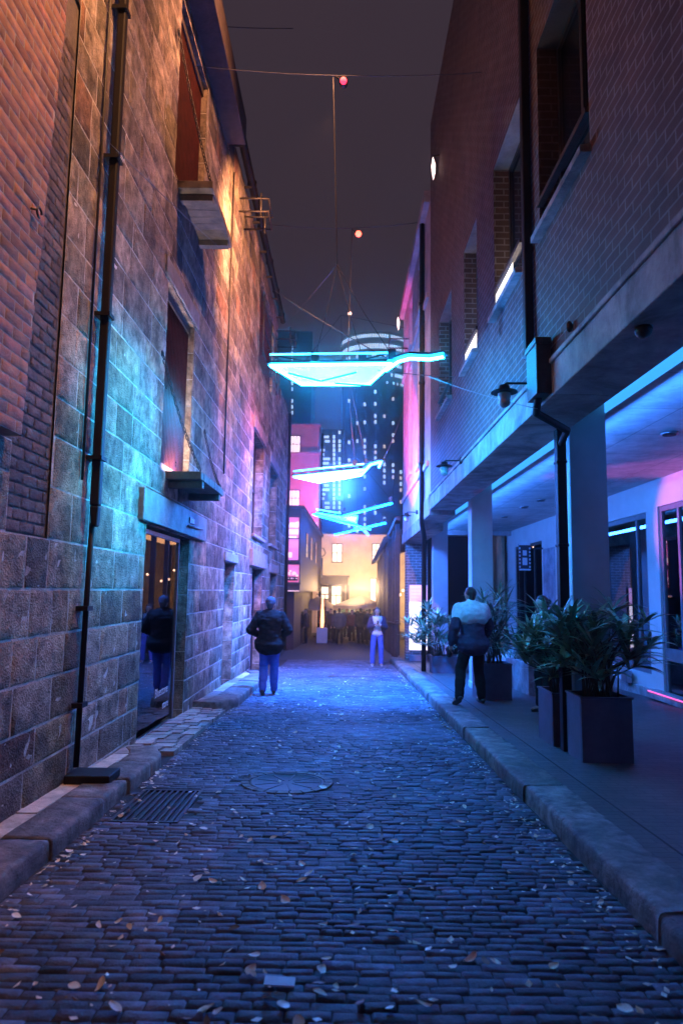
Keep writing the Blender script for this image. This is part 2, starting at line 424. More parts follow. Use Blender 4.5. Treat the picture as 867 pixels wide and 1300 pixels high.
def pavements():
    m = MB()     # flat slabs between kerb and wall (left)
    rg = random.Random(4)
    for (ya, yb, xa, xb, top, lr) in ((-1, 7.4, -2.09, -2.27, .10, (.35, .9)), (10.6, 16.2, -2.06, -2.27, .13, (.5, 1.0))):
        y = ya
        while y < yb-.03:
            l = min(rg.uniform(*lr), yb-y); t = rg.choice((.45, .6, .9, 1.25, 1.5)); h = top+rg.uniform(-.008, .006)
            m.box(xb, xa-.004, y+.004, y+l-.004, gz(y)-.08, gz(y)+h, 0, (t, t*.98, t*.95), zy=-SLOPE); y += l
    # low cobbled entrance apron in front of the shop door
    y = 7.42
    while y < 10.55:
        x = -2.27
        while x < -1.78:
            l = rg.uniform(.14, .26); x1 = min(x+l, -1.75); t = rg.uniform(.5, 1.2)
            m.box(x+.006, x1-.006, y+.006, y+.194, gz(y)-.08, gz(y)+.03+rg.uniform(-.006, .006)+.09*(max(0, (-1.75-x))/.5)*.4, 0, (t, t, t), zy=-SLOPE); x = x1
        y += .2
    structure(m.build('left_pavement', PALEPAVE))
    m = MB()
    for y in range(-3, 45):
        m.box(1.82, 8.0 if y > 21 else 5.6, y, y+1, gz(y)-.1, gz(y)+.128, 0, zy=-SLOPE)
    structure(m.build('right_pavement', PAVE))
    m = MB()
    m.box(1.995, 2.007, -2, 22, gz(-2)+.12, gz(-2)+.1315, 0, zy=-SLOPE)
    structure(m.build('pavement_drain_slot', BLACK))
pavements()

# kerbside drain, manhole ring, trench grate
def grate(name, x0, x1, y0, y1, label, nbar, diag=0):
    z = gz((y0+y1)/2)
    t = thing(name, label, 'drain grate', ((x0+x1)/2, (y0+y1)/2, z))
    m = MB(); M = Matrix.Translation((0, 0, 0))
    fr = .03
    for b in ((x0, x1, y0, y0+fr), (x0, x1, y1-fr, y1)): m.box(b[0], b[1], b[2], b[3], gz(b[2])-.03, gz(b[2])+.004)
    for b in ((x0, x0+fr), (x1-fr, x1)): m.box(b[0], b[1], y0+fr, y1-fr, gz(y0)-.03, gz(y0)+.004, zy=-SLOPE)
    m.build('frame', IRON, t)
    m = MB()
    for i in range(nbar):
        if diag:
            f = (i+.5)/nbar; xx = x0+fr+(x1-x0-2*fr)*f
            m.box(xx-.009, xx+.009, y0+fr, y1-fr, gz(y0)-.03, gz(y0)+.002, zy=-SLOPE)
        else:
            yy = y0+fr+(y1-y0-2*fr)*(i+.5)/nbar
            m.box(x0+fr, x1-fr, yy-.006, yy+.006, gz(yy)-.03, gz(yy)+.002)
    m.build('bars', IRON, t)
    m = MB(); m.quad((x0, y0, gz(y0)-.09), (x1, y0, gz(y0)-.09), (x1, y1, gz(y1)-.09), (x0, y1, gz(y1)-.09)); m.build('pit', BLACK, t)
grate('drain_grate', *DRAIN, 'square kerbside iron drain grate littered with leaves beside the left kerb', 9, 1)
grate('trench_grate', *TRENCH, 'long narrow trench grate across the middle of the street behind the walkers', 5)
def manhole():
    cx, cy, r = MANHOLE; t = thing('manhole_cover', 'round manhole cover ringed with pale bricks in the middle of the street', 'manhole cover', (cx, cy, gz(cy)))
    S = Matrix.Translation((cx, cy, gz(cy))) @ Matrix.Rotation(-math.atan(SLOPE), 4, 'X')
    m = MB()
    for i in range(22):
        a = 2*PI*i/22; b = a+2*PI/22*.9; tt = R.uniform(.25, .5)
        n0 = len(m.v)
        for zz in (-.05, .003):
            for (rr, an) in ((r, a), (r+.07, a), (r+.07, b), (r, b)): m.v.append(S @ Vector((rr*math.cos(an), rr*math.sin(an), zz)))
        for q in ((4, 5, 6, 7), (0, 3, 2, 1), (0, 1, 5, 4), (1, 2, 6, 5), (2, 3, 7, 6), (3, 0, 4, 7)): m.face([n0+i_ for i_ in q], 0, (tt, tt, tt))
    m.build('brick_ring', PALEPAVE, t)
    m = MB(); m.lathe((0, 0, 0), [(r-.005, -.04), (r-.005, -.001), (r-.03, .0), (r-.035, -.006), (.05, -.005), (.001, -.005)], 28)
    for i in range(9):
        a = 2*PI*i/9; d = Vector((math.cos(a), math.sin(a), 0)); p = Vector((-d.y, d.x, 0))*.008
        m.prism([d*.07-p+Vector((0, 0, -.006)), d*(r-.05)-p+Vector((0, 0, -.006)), d*(r-.05)+p+Vector((0, 0, -.006)), d*.07+p+Vector((0, 0, -.006))], (0, 0, .004))
    for v in range(len(m.v)): m.v[v] = S @ m.v[v]
    m.build('lid', M_('worn_iron_lid', (.05, .05, .052), .6, metal=.2, var=.4, vscale=14, bump=.5, bscale=50), t)
manhole()

# ------------------------------------------------------------------ left: the sandstone warehouse
XL = -2.25
OP = {'shop': (7.72, 9.92, -.6, 2.22), 'load1': (8.2, 9.72, 2.95, 5.35), 'load2': (8.25, 9.95, 6.85, 9.35), 'door2': (12.95, 14.12, -.7, 2.02),
      'door3': (16.8, 18.9, -.85, 2.05), 'win3': (16.45, 18.6, 2.85, 5.42), 'load3': (16.9, 20.2, 7.3, 9.6), 'door4': (20.95, 22.9, -.95, 2.0), 'win4': (20.25, 22.4, 2.87, 5.27)}
BPATCH = (4.52, 5.16, 1.86, 6.3)
def left_wall():
    B = thing('stone_warehouse', 'tall old sandstone warehouse with loading doors along the left of the lane', 'building', (XL, 10, 0))
    rg = random.Random(21); m = MB()
    cuts = list(OP.values()) + [BPATCH, (-3, 4.52, 2.48, 10.3)]
    # backing of lime mortar
    back = [(-3, 21.4, -1.3, 10.2), (21.4, 26.1, -1.5, 8.35)]
    for c in cuts: back = rsub(back, c)
    for (a0, a1, b0, b1) in back: m.quad((XL, a0, b0), (XL, a1, b0), (XL, a1, b1), (XL, a0, b1), 1)
    # blocks
    zones = [((1.5, 21.4, -1.25, 1.86), (.27, .36), (.28, .85)), ((1.5, 21.4, 1.86, 10.2), (.30, .44), (.35, 1.05)), ((21.4, 26.1, -1.4, 8.35), (.3, .42), (.3, .8))]
    for (a0, a1, b0, b1), hr, lr in zones:
        rs = courses(a0, a1, b0, b1, hr, lr, rg)
        for r in rs:
            sub = [r]
            for c in cuts: sub = rsub(sub, c)
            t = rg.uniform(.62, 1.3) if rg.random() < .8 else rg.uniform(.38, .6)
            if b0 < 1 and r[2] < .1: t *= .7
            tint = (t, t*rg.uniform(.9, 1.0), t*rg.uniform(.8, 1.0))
            if rg.random() < .04: tint = (t*1.1, t*.72, t*.6)
            for q in sub:
                yy = (q[0]+q[1])/2; step = .055 if yy < 8 else .09 if yy < 12 else .2
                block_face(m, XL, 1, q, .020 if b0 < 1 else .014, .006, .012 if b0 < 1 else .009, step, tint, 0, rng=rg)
    # broken parapet stones on the lower end wall and jambs of every opening
    for (y0, z0, dy, dz) in ((21.5, 8.35, .5, .5), (22.0, 8.35, .35, .28), (24.5, 8.35, 1.2, .12)):
        m.box(XL-.4, XL+.02, y0, y0+dy, z0, z0+dz, 0, (.8, .75, .7))
    for k, (a0, a1, b0, b1) in OP.items():
        D = .55 if k == 'shop' else .34
        t = (.8, .76, .7)
        nrow = max(2, int((b1-b0)/.36))
        for i in range(nrow):
            z0 = b0+(b1-b0)*i/nrow; z1 = b0+(b1-b0)*(i+1)/nrow-.012; tt = rg.uniform(.6, 1.2); t = (tt, tt*.95, tt*.88)
            m.quad((XL-.006, a0, z0), (XL-D, a0, z0), (XL-D, a0, z1), (XL-.006, a0, z1), 0, t)
            m.quad((XL-.006, a1, z0), (XL-.006, a1, z1), (XL-D, a1, z1), (XL-D, a1, z0), 0, t)
            if i: 
                m.quad((XL-.006, a1+.004, z0-.012), (XL-.006, a1+.004, z0), (XL-D, a1+.004, z0), (XL-D, a1+.004, z0-.012), 1)
                m.quad((XL-.006, a0-.004, z0-.012), (XL-D, a0-.004, z0-.012), (XL-D, a0-.004, z0), (XL-.006, a0-.004, z0), 1)
        m.quad((XL-.004, a0, b1), (XL-D, a0, b1), (XL-D, a1, b1), (XL-.004, a1, b1), 0, t)
        m.quad((XL-.004, a0, b0), (XL-.004, a1, b0), (XL-D, a1, b0), (XL-D, a0, b0), 0, t)
    m.build('wall', [STONE, MORTAR], B)
    # end walls, back and roof close the volume
    m = MB()
    for (ya, yb, zt) in ((-3, 21.4, 10.2), (21.4, 26.1, 8.35)):
        m.quad((XL, ya, zt), (XL, yb, zt), (-9, yb, zt), (-9, ya, zt))
        m.quad((-9, ya, -2), (-9, ya, zt), (-9, yb, zt), (-9, yb, -2))
    m.quad((XL, 26.1, -2), (-9, 26.1, -2), (-9, 26.1, 8.35), (XL, 26.1, 8.35)); m.quad((XL, 21.4, 8.35), (-9, 21.4, 8.35), (-9, 21.4, 10.2), (XL, 21.4, 10.2))
    m.quad((XL, -3, -2), (XL, -3, 10.2), (-9, -3, 10.2), (-9, -3, -2))
    m.build('roof', CONC, B)
    # orange brick panel, proud of the stone, with a ragged edge
    m = MB(); XP = XL+.13; z = 2.48; row = 0
    edge = lambda z: 4.36+.075*(z-2.48)+.03*noise.noise(Vector((z*3, 0, 0)))
    while z < 10.1:
        y = 1.0-(row % 2)*.12
        while y < edge(z):
            y1 = min(y+.235, edge(z)+.02); t = rg.uniform(.75, 1.25); t = t if rg.random() < .88 else t*.55
            block_face(m, XP, 1, (y, y1, z, z+.083), .009, .005, .003, .05, (t, t*rg.uniform(.85, 1.05), t*rg.uniform(.8, 1.1)), 0, 20, .002, rg); y += .235
        m.quad((XP, .9, z), (XP, edge(z), z), (XP, edge(z+.083), z+.083), (XP, .9, z+.083), 1)
        m.quad((XP, edge(z), z), (XL-.1, edge(z), z), (XL-.1, edge(z+.083), z+.083), (XP, edge(z+.083), z+.083), 1)
        z += .083; row += 1
    m.quad((XP, .9, 2.48), (XL-.1, .9, 2.48), (XL-.1, 4.4, 2.48), (XP, 4.4, 2.48), 1)
    m.build('brick_panel', [BRICKB, BRICKM], B)
    # sooty brick infill strip
    m = MB(); m.quad((XL-.02, 4.3, 1.8), (XL-.02, 5.2, 1.8), (XL-.02, 5.2, 10.2), (XL-.02, 4.3, 10.2), 1)
    for r in courses(4.30, 5.15, 1.87, 10.1, (.085, .085), (.22, .22), rg):
        lim = 5.15 if r[2] < 5.8 else 4.85
        r = (r[0], min(r[1], lim), r[2], r[3]); t = rg.uniform(.5, 1.35)
        if r[1] > r[0]: block_face(m, XL-.015, 1, r, .014, .004, .0035, .04, (t, t*.95, t*.92), 0, 26, .004, rg)
    m.build('brick_infill', [OLDBRICK, DARKM], B)
    return B
WARE = left_wall()

def corrugated(mb, X, y0, y1, z0, z1, pitch=.075, amp=.014, mi=0):
    n = int((y1-y0)/pitch*8); n0 = len(mb.v)
    for i in range(n+1):
        y = y0+(y1-y0)*i/n; x = X+amp*math.cos(2*PI*(y-y0)/pitch)
        mb.v += [Vector((x, y, z0)), Vector((x, y, z1))]
    for i in range(n): mb.face((n0+2*i, n0+2*i+2, n0+2*i+3, n0+2*i+1), mi, sm=True)
def left_fittings():
    B = WARE; rg = random.Random(31)
    LIN = M_('painted_lintel', (.26, .25, .25), .7, var=.35, vscale=4, bump=.8, bscale=14)
    # loading doors of red corrugated sheet
    for k in ('load1', 'load2', 'load3'):
        a0, a1, b0, b1 = OP[k]; m = MB(); corrugated(m, XL-.10, a0, a1, b0, b1); d = m.build('loading_door', SHADED_RED if k == 'load2' else REDMETAL, B)
        for z in (b0+.02, b1-.14): m = MB(); m.box(XL-.084, XL-.062, a0, a1, z, z+.1); m.build('rail', DTIMBER, d)
    # loading platforms with their chains
    for z, (y0, y1) in ((2.86, (8.42, 10.02)), (6.72, (8.4, 10.0))):
        m = MB(); n = 9
        for i in range(n):
            a = y0+(y1-y0)*i/n; b = y0+(y1-y0)*(i+1)/n-.006
            m.box(XL+.0, XL+.46+rg.uniform(-.006, .006), a, b, z, z+.1+rg.uniform(-.004, .004))
        for yy in (y0+.15, y1-.27): m.box(XL, XL+.44, yy, yy+.12, z-.09, z-.002)
        p = m.build('loading_platform', TIMBER, B, bevel=.006)
        chains = (((7.93, 4.3), (y0+.1, XL+.42)), ((10.5, 3.95), (y1-.1, XL+.42))) if z < 3 else (((8.0, 8.6), (y0+.1, XL+.42)),)
        for (ya, za), (yb, xb) in chains:
            A = Vector((XL+.04, ya, za)); Bp = Vector((xb, yb, z+.13)); n = int((Bp-A).length/.055); m = MB()
            for i in range(n):
                u = (i+.5)/n; c = A.lerp(Bp, u); c.z -= .10*4*u*(1-u)
                d = (Bp-A).normalized(); s = d.orthogonal().normalized(); s = s if i % 2 else d.cross(s)
                pts = [c+d*(.036*math.cos(t))+s*(.019*math.sin(t)) for t in [2*PI*j/8 for j in range(8)]]
                m.tube(pts, .0065, 5, closed=True)
            ring = [A+Vector((0, .035*math.cos(2*PI*j/10), .035*math.sin(2*PI*j/10))) for j in range(10)]; m.tube(ring, .009, 5, closed=True)
            m.build('chain', IRON, p)
    # hidden lamps added on both platforms to brighten the red doors
    m = MB(); a0, a1, b0, b1 = OP['load1']; m.box(XL+.03, XL+.09, 8.7, 9.3, 2.972, 2.99); lf = m.build('added_uplight', IRON, B)
    m = MB(); m.box(XL+.035, XL+.085, 8.72, 9.28, 2.991, 2.996); m.build('added_lens', glow('added_uplight_lens', (1, .7, .55), 700), lf)
    m = MB(); m.box(XL+.03, XL+.09, 9.2, 9.8, 6.832, 6.85); lf = m.build('added_uplight', IRON, B)
    m = MB(); m.box(XL+.035, XL+.085, 9.22, 9.78, 6.851, 6.856); m.build('added_lens', glow('added_uplight_lens', (1, .4, .3), 5), lf)
    # lintels
    for (a0, a1, b0, b1, pr) in ((7.38, 10.8, 2.24, 2.60, .07), (12.8, 14.3, 2.03, 2.2, .05), (16.3, 19.3, 2.07, 2.47, .09), (20.7, 23.1, 2.02, 2.3, .06), (16.3, 18.8, 5.44, 5.75, .05), (20.1, 22.6, 5.3, 5.6, .05), (8.0, 9.9, 5.37, 5.6, .03)):
        m = MB(); m.box(XL-.2, XL+pr, a0, a1, b0, b1); m.build('lintel', LIN, B, bevel=.012)
    for (a0, a1, z) in ((16.35, 18.7, 2.77), (20.15, 22.5, 2.79)):
        m = MB(); m.box(XL-.3, XL+.10, a0, a1, z, z+.075); m.build('sill', LIN, B, bevel=.01)
    # doors
    for k, mat_ in (('door2', STEELBLUE), ('door3', STEELBLUE), ('door4', DTIMBER)):
        a0, a1, b0, b1 = OP[k]; m = MB(); m.box(XL-.3, XL-.25, a0+.08, a1-.08, b0, b1-.08)
        for i in range(2):
            for j in range(3):
                w = (a1-a0-.3)/2; m.box(XL-.25, XL-.235, a0+.13+i*(w+.04), a0+.13+i*(w+.04)+w, b0+.3+j*.75, b0+.3+j*.75+.6)
        d = m.build('door', mat_, B, bevel=.005)
        m = MB(); m.box(XL-.32, XL-.2, a0, a0+.08, b0, b1); m.box(XL-.32, XL-.2, a1-.08, a1, b0, b1); m.box(XL-.32, XL-.2, a0+.08, a1-.08, b1-.08, b1); m.build('door_frame', FRAME, B)
        m = MB(); m.ball((XL-.2, a1-.18, b0+1.55), .03); m.tube([(XL-.25, a1-.18, b0+1.55), (XL-.2, a1-.18, b0+1.55)], .012, 6); m.build('handle', STEEL, d)
    # upper windows
    for k in ('win3', 'win4'):
        a0, a1, b0, b1 = OP[k]; m = MB()
        m.box(XL-.3, XL-.22, a0, a0+.07, b0, b1); m.box(XL-.3, XL-.22, a1-.07, a1, b0, b1)
        for z in (b0, (b0+b1)/2-.03, b1-.07): m.box(XL-.3, XL-.22, a0+.07, a1-.07, z, z+.07)
        m.box(XL-.28, XL-.24, (a0+a1)/2-.02, (a0+a1)/2+.02, b0+.07, b1-.07)
        w = m.build('window', DTIMBER, B); m = MB(); m.box(XL-.27, XL-.262, a0+.07, a1-.07, b0+.07, b1-.07); m.build('pane', DGLASS, w)
    # rails in front of the top loading door
    a0, a1, b0, b1 = OP['load3']; m = MB()
    for z in (b0+.25, b0+.9, b0+1.5): m.tube([(XL+.12, a0-.1, z), (XL+.12, a1+.1, z)], .022, 6)
    for y in (a0-.1, (a0+a1)/2, a1+.1): m.tube([(XL+.12, y, b0+.1), (XL+.12, y, b0+1.7)], .022, 6); m.tube([(XL+.12, y, b0+.9), (XL, y, b0+.9)], .018, 6)
    m.build('guard_rail', IRON, B)
    # square downpipe ending in a shoe, thin pipe below
    m = MB(); P0 = Vector((XL+.12, 5.86, 0))
    m.box(XL+.05, XL+.13, 5.835, 5.92, 2.2, 10.2)
    m.prism([(XL+.05, 5.835, 2.199), (XL+.13, 5.835, 2.199), (XL+.12, 5.84, 2.02), (XL+.07, 5.84, 2.02)], (0, .085, 0))
    dp = m.build('downpipe', PIPEM, B, bevel=.015)
    m = MB(); m.tube([(XL+.07, 5.88, 2.05), (XL+.06, 5.88, 1.5), (XL+.06, 5.85, .02)], .024, 10); m.build('lower_pipe', PIPEM, dp)
    for z in (2.6, 3.9, 5.4, 6.9, 8.4): m = MB(); m.box(XL, XL+.145, 5.81, 5.94, z, z+.035); m.build('bracket', PIPEM, dp)
    for z in (.5, 1.3): m = MB(); m.box(XL, XL+.10, 5.80, 5.93, z, z+.04); m.build('bracket', PIPEM, dp)
    m = MB(); z = gz(5.8); m.box(XL+.02, -1.86, 5.70, 5.98, z+.10, z+.175, 0); m.build('drain_shoe', PIPEM, dp, bevel=.01)
    # second thin conduit beside it, farther pipe at the end of the wall
    m = MB(); m.tube([(XL+.03, 5.70, 9.9), (XL+.03, 5.70, 2.4)], .012, 6); m.build('conduit', IRON, B); m = MB(); m.tube([(XL+.03, 12.35, 9.5), (XL+.03, 12.35, 3.6)], .015, 6); m.build('conduit', IRON, B)
    m = MB(); m.tube([(XL+.09, 25.9, 8.3), (XL+.09, 25.9, gz(26)+.1)], .06, 10)
    for z in (1.5, 4, 6.6): m.lathe((XL+.09, 25.9, z), [(.072, 0), (.072, .06)], 10)
    m.build('end_downpipe', PIPEM, B)
    # eaves gutter with joints and brackets
    m = MB(); X = XL+.17; m.tube([(X, y, 10.15) for y in (4.5, 8, 12, 16, 21.3)], .085, 12)
    for i in range(10): m.lathe((X, 5+i*1.75, 10.15), [(.1, -.05), (.1, .05)], 12)
    g = m.build('eaves_gutter', PIPEM, B)
    for i in range(12): m = MB(); m.box(XL, X, 5.3+i*1.4, 5.34+i*1.4, 10.02, 10.07); m.build('gutter_bracket', IRON, g)
    m = MB(); m.box(XL-.3, XL+.36, 6.9, 11.6, 9.55, 10.05); m.build('hoist_canopy', DTIMBER, B, bevel=.01)
    # cable anchor frames
    for (y, z) in ((13.2, 9.2), (20.9, 9.4)):
        m = MB()
        for dz in (0, .28): m.tube([(XL, y, z+dz), (XL+.62, y, z+dz)], .02, 6); m.tube([(XL, y+.7, z+dz), (XL+.62, y+.7, z+dz)], .02, 6); m.tube([(XL+.6, y, z+dz), (XL+.6, y+.7, z+dz)], .02, 6)
        m.tube([(XL+.45, y, z-.1), (XL+.45, y, z+.4)], .02, 6); m.tube([(XL+.45, y+.7, z-.1), (XL+.45, y+.7, z+.4)], .02, 6)
        m.build('cable_anchor', IRON, B)
    # rusty hooks on the brick panel
    m = MB(); c = Vector((XL+.17, 4.33, 4.0))
    m.tube([c+Vector((0, .035*math.cos(a*PI/5), .035*math.sin(a*PI/5))) for a in range(9)], .008, 6); m.tube([c+Vector((0, -.035, 0)), c+Vector((-.06, -.06, 0))], .008, 6); m.build('wall_hook', IRON, B)
    # iron brace, faint, under the platform
    m = MB(); m.box(XL+.072, XL+.085, 9.55, 9.85, 2.42, 2.50); m.tube([(XL+.09, 9.4, 2.36), (XL+.09, 10.4, 2.40)], .012, 6); m.build('lintel_bolt', IRON, B)
left_fittings()

def shop_front():
    a0, a1, b0, b1 = OP['shop']; B = WARE
    X = XL-.10
    m = MB(); zt = b1-.03; zb = gz((a0+a1)/2)+.07
    m.box(X-.025, X+.025, a0+.0, a0+.04, -.6, zt); m.box(X-.025, X+.025, a1-.30, a1-.255, -.6, zt); m.box(X-.025, X+.025, a0+.04, a1-.30, zt-.05, zt)
    m.box(X-.03, X+.03, a0+.04, a1-.30, zb-.09, zb, zy=-SLOPE)
    f = m.build('shopfront', STEEL, B)
    m = MB(); m.box(X-.006, X+.006, a0+.04, a1-.30, zb, zt-.05); m.build('glass', GLASS, f)
    wm = M_('white_vinyl', (.75, .75, .78), .5, var=0)
    for i, (s, sz, z) in enumerate((('Bluestone', .155, .36), ('store', .14, .17))):
        mw = Matrix.Translation((X+.009, a1-.36-(.80 if i == 0 else .42), zb+z-.02)) @ Matrix(((0, 0, 1, 0), (1, 0, 0, 0), (0, 1, 0, 0), (0, 0, 0, 1)))
        text_mesh(s, sz, wm, 'lettering', f, mw, .001)
    # interior
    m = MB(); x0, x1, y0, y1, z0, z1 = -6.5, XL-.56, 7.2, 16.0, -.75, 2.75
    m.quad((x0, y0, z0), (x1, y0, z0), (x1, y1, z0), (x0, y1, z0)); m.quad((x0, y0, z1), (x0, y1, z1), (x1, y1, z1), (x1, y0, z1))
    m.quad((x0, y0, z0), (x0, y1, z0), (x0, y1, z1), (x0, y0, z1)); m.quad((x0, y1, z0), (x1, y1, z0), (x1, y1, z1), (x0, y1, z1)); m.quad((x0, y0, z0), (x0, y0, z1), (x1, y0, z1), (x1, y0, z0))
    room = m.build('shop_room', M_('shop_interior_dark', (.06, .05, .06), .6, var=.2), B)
    m = MB(); m.box(-4.3, -3.7, 10.9, 11.3, -.75, 2.74); m.build('brick_pier', brick_mat('shop_brick', (.26, .18, .2), (.2, .13, .15), (.34, .3, .32), axes='XZ'), room)
    m = MB()
    for (y, z, x) in ((13.2, 2.05, -3.9), (13.5, 2.05, -3.85), (13.2, 1.75, -3.9), (13.0, .5, -3.3), (13.0, .5, -3.2)): m.ball((x, y, z), .02, 8, 5)
    m.build('bulb', glow('shop_bulb', (1, .55, .5), 6), room)
    m = MB(); m.box(-4.1, -3.5, 13.6, 13.64, 2.2, 2.27); m.build('red_light_bar', glow('shop_red_bar', (1, .03, .05), 2.2), room)
    m = MB()
    for (y0_, z_, h) in ((8.3, -.5, .75), (9.2, -.5, .5)): m.box(-3.9, -3.1, y0_, y0_+.7, z_, z_+h)
    m.build('display_stand', M_('display_grey', (.25, .25, .28), .5, var=.2), room, bevel=.02)
shop_front()
# ------------------------------------------------------------------ right: brown brick building on its arcade
XR = 1.9
WIN = [(5.05, 6.42), (7.1, 8.46), (9.6, 10.68), (12.0, 13.6)]
WZ = (5.05, 7.05)
XS = 5.4      # shop wall
def right_building():
    B = thing('brick_building', 'brown brick building over a columned arcade along the right of the lane', 'building', (XR, 8, 0))
    m = MB(); rects = [(-3, 15.0, 3.66, 12.5)]
    for (a, b) in WIN:
        rects = rsub(rects, (a, b, *WZ))
    for (a0, a1, b0, b1) in rects: m.quad((XR, a0, b0), (XR, a0, b1), (XR, a1, b1), (XR, a1, b0), 0)
    m.quad((XR, -3, 12.5), (9, -3, 12.5), (9, 15, 12.5), (XR, 15, 12.5), 1); m.quad((XR, -3, 3.7), (9, -3, 3.7), (9, -3, 12.5), (XR, -3, 12.5), 1)
    m.quad((XR, 15, 9.6), (XR, 15, 12.5), (9, 15, 12.5), (9, 15, 9.6), 1); m.quad((9, -3, -1), (9, 15, -1), (9, 15, 12.5), (9, -3, 12.5), 1)
    m.build('brick_wall', [RBRICK, CONC], B)
    # windows: brick reveal, frame, glass, sill, rail and sill light
    for k, (a, b) in enumerate(WIN):
        for fl, (z0, z1) in enumerate((WZ,)):
            m = MB(); D = .2
            m.quad((XR, b, z0), (XR, b, z1), (XR+D, b, z1), (XR+D, b, z0)); m.quad((XR, a, z0), (XR+D, a, z0), (XR+D, a, z1), (XR, a, z1))
            m.quad((XR, a, z1), (XR+D, a, z1), (XR+D, b, z1), (XR, b, z1))
            rv = m.build('window_reveal', REVEAL_SHADED if k == 0 else REVEALB, B)
            m = MB(); F = XR+D
            m.box(F, F+.07, a, a+.06, z0, z1); m.box(F, F+.07, b-.06, b, z0, z1); m.box(F, F+.07, a+.06, b-.06, z1-.06, z1); m.box(F, F+.07, a+.06, b-.06, z0, z0+.07); m.box(F, F+.07, a+.06, b-.06, z0+.62, z0+.68)
            if b-a > 1.2: m.box(F, F+.07, (a+b)/2-.03, (a+b)/2+.03, z0+.68, z1-.06)
            w = m.build('window', FRAME, B)
            m = MB(); m.box(F+.03, F+.036, a+.06, b-.06, z0+.07, z1-.06); m.build('pane', DGLASS, w)
            m = MB(); m.prism([(XR-.09, a-.03, z0-.03), (F, a-.03, z0+.02), (F, a-.03, z0-.08), (XR-.09, a-.03, z0-.09)], (0, b-a+.06, 0)); s = m.build('sill', CONC, w)
            if fl == 0:
                m = MB(); m.box(XR-.03, XR+.03, a, b, z0+.27, z0+.32)
                m.build('transom', IRON, w)
                if k in (1, 2):
                    m = MB(); m.box(XR+.02, XR+.06, a+.15, b-.12, z0+.035, z0+.05); lb = m.build('sill_lamp', IRON, w)
                    m = MB(); m.box(XR+.025, XR+.055, a+.17, b-.14, z0+.051, z0+.056); m.build('lens', glow('sill_lamp_lens', (1, .80, .66), 34), lb)
                    m = MB(); m.box(XR+.005, XR+.012, a+(.45 if k == 1 else .12), b-.03, z0+.03, z0+.265); m.build('lit_lower_pane', glow('lit_lower_pane_glow', (1, .86, .78), 1.4), w)
    # concrete edge beam with drips, arcade soffit, bulkhead, linear light
    m = MB()
    for (ya, yb) in ((-3, 6.05), (6.058, 10.8), (10.808, 15.0)):
        m.box(XR-.02, 2.45, ya, yb, 3.3, 3.655)
    m.box(XR-.045, XR-.02, -3, 15.0, 3.60, 3.648)
    m.build('edge_beam', CONC, B, bevel=.012)
    m = MB(); m.box(2.46, 2.87, -3, 24.5, 3.62, 3.66); m.box(2.88, XS+.3, -3, 24.5, 3.5, 3.66); m.build('arcade_ceiling', CEILM, B)
    m = MB(); m.box(2.862, 2.879, -3, 24.4, 3.502, 3.618); m.build('linear_light', glow('blue_linear_light', (.04, .36, 1.0), 1.3), B)
    for (px, py) in ((640, 655), (665, 643), (686, 634), (849, 549)):
        p = at_z(px, py, 3.5); m = MB(); m.lathe((p.x, p.y, 3.47), [(.10, 0), (.10, .025), (.085, .03)], 18); d = m.build('downlight', STEEL, B)
        m = MB(); m.lathe((p.x, p.y, 3.462), [(.08, 0), (.08, .008)], 18); m.build('lens', BLACK, d)
    # columns
    for y in (7.4, 13.2, 18.9):
        g = gz(y)+.12; m = MB(); m.box(2.46, 2.87, y, y+.36, g, 3.61); m.box(2.445, 2.885, y-.015, y+.375, g, g+.12)
        m.build('column', COLM, B, bevel=.012)
    # shop wall with its openings
    rects = [(-3, 24.5, -1.0, 3.5)]; ops = {'door': (10.3, 11.75, -.5, 3.02), 'display': (12.2, 14.25, .12, 2.98), 'far_door': (18.7, 21.6, -.8, 2.95), 'poster': (17.55, 18.55, .3, 2.7), 'near': (6.2, 9.6, .2, 2.9)}
    for c in ops.values(): rects = rsub(rects, c)
    m = MB()
    for (a0, a1, b0, b1) in rects: m.quad((XS, a0, b0), (XS, a0, b1), (XS, a1, b1), (XS, a1, b0))
    for c in ops.values():
        a0, a1, b0, b1 = c; D = .16
        m.quad((XS, a1, b0), (XS, a1, b1), (XS+D, a1, b1), (XS+D, a1, b0)); m.quad((XS, a0, b0), (XS+D, a0, b0), (XS+D, a0, b1), (XS, a0, b1)); m.quad((XS, a0, b1), (XS+D, a0, b1), (XS+D, a1, b1), (XS, a1, b1)); m.quad((XS, a0, b0), (XS, a1, b0), (XS+D, a1, b0), (XS+D, a0, b0))
    # dim rooms behind
    m.build('shop_wall', WHITEP, B)
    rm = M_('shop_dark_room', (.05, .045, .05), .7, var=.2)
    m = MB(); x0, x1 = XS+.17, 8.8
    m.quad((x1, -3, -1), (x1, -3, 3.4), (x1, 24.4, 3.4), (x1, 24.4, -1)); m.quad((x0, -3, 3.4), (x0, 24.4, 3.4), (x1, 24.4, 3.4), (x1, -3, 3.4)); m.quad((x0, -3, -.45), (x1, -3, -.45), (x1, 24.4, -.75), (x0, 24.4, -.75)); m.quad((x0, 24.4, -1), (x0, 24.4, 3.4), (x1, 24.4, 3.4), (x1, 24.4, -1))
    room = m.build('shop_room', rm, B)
    # plinth with wall box, glowing threshold
    m = MB(); m.box(XS-.05, XS-.002, -3, 10.25, -.6, gz(8)+.3); m.box(XS-.05, XS-.002, 11.8, 18.6, -.9, gz(14)+.34); m.build('plinth', CONC, B, bevel=.01)
    m = MB(); m.box(XS-.16, XS-.055, 12.9, 13.15, gz(13)+.30, gz(13)+.52); m.build('wall_box', STEEL, B, bevel=.01)
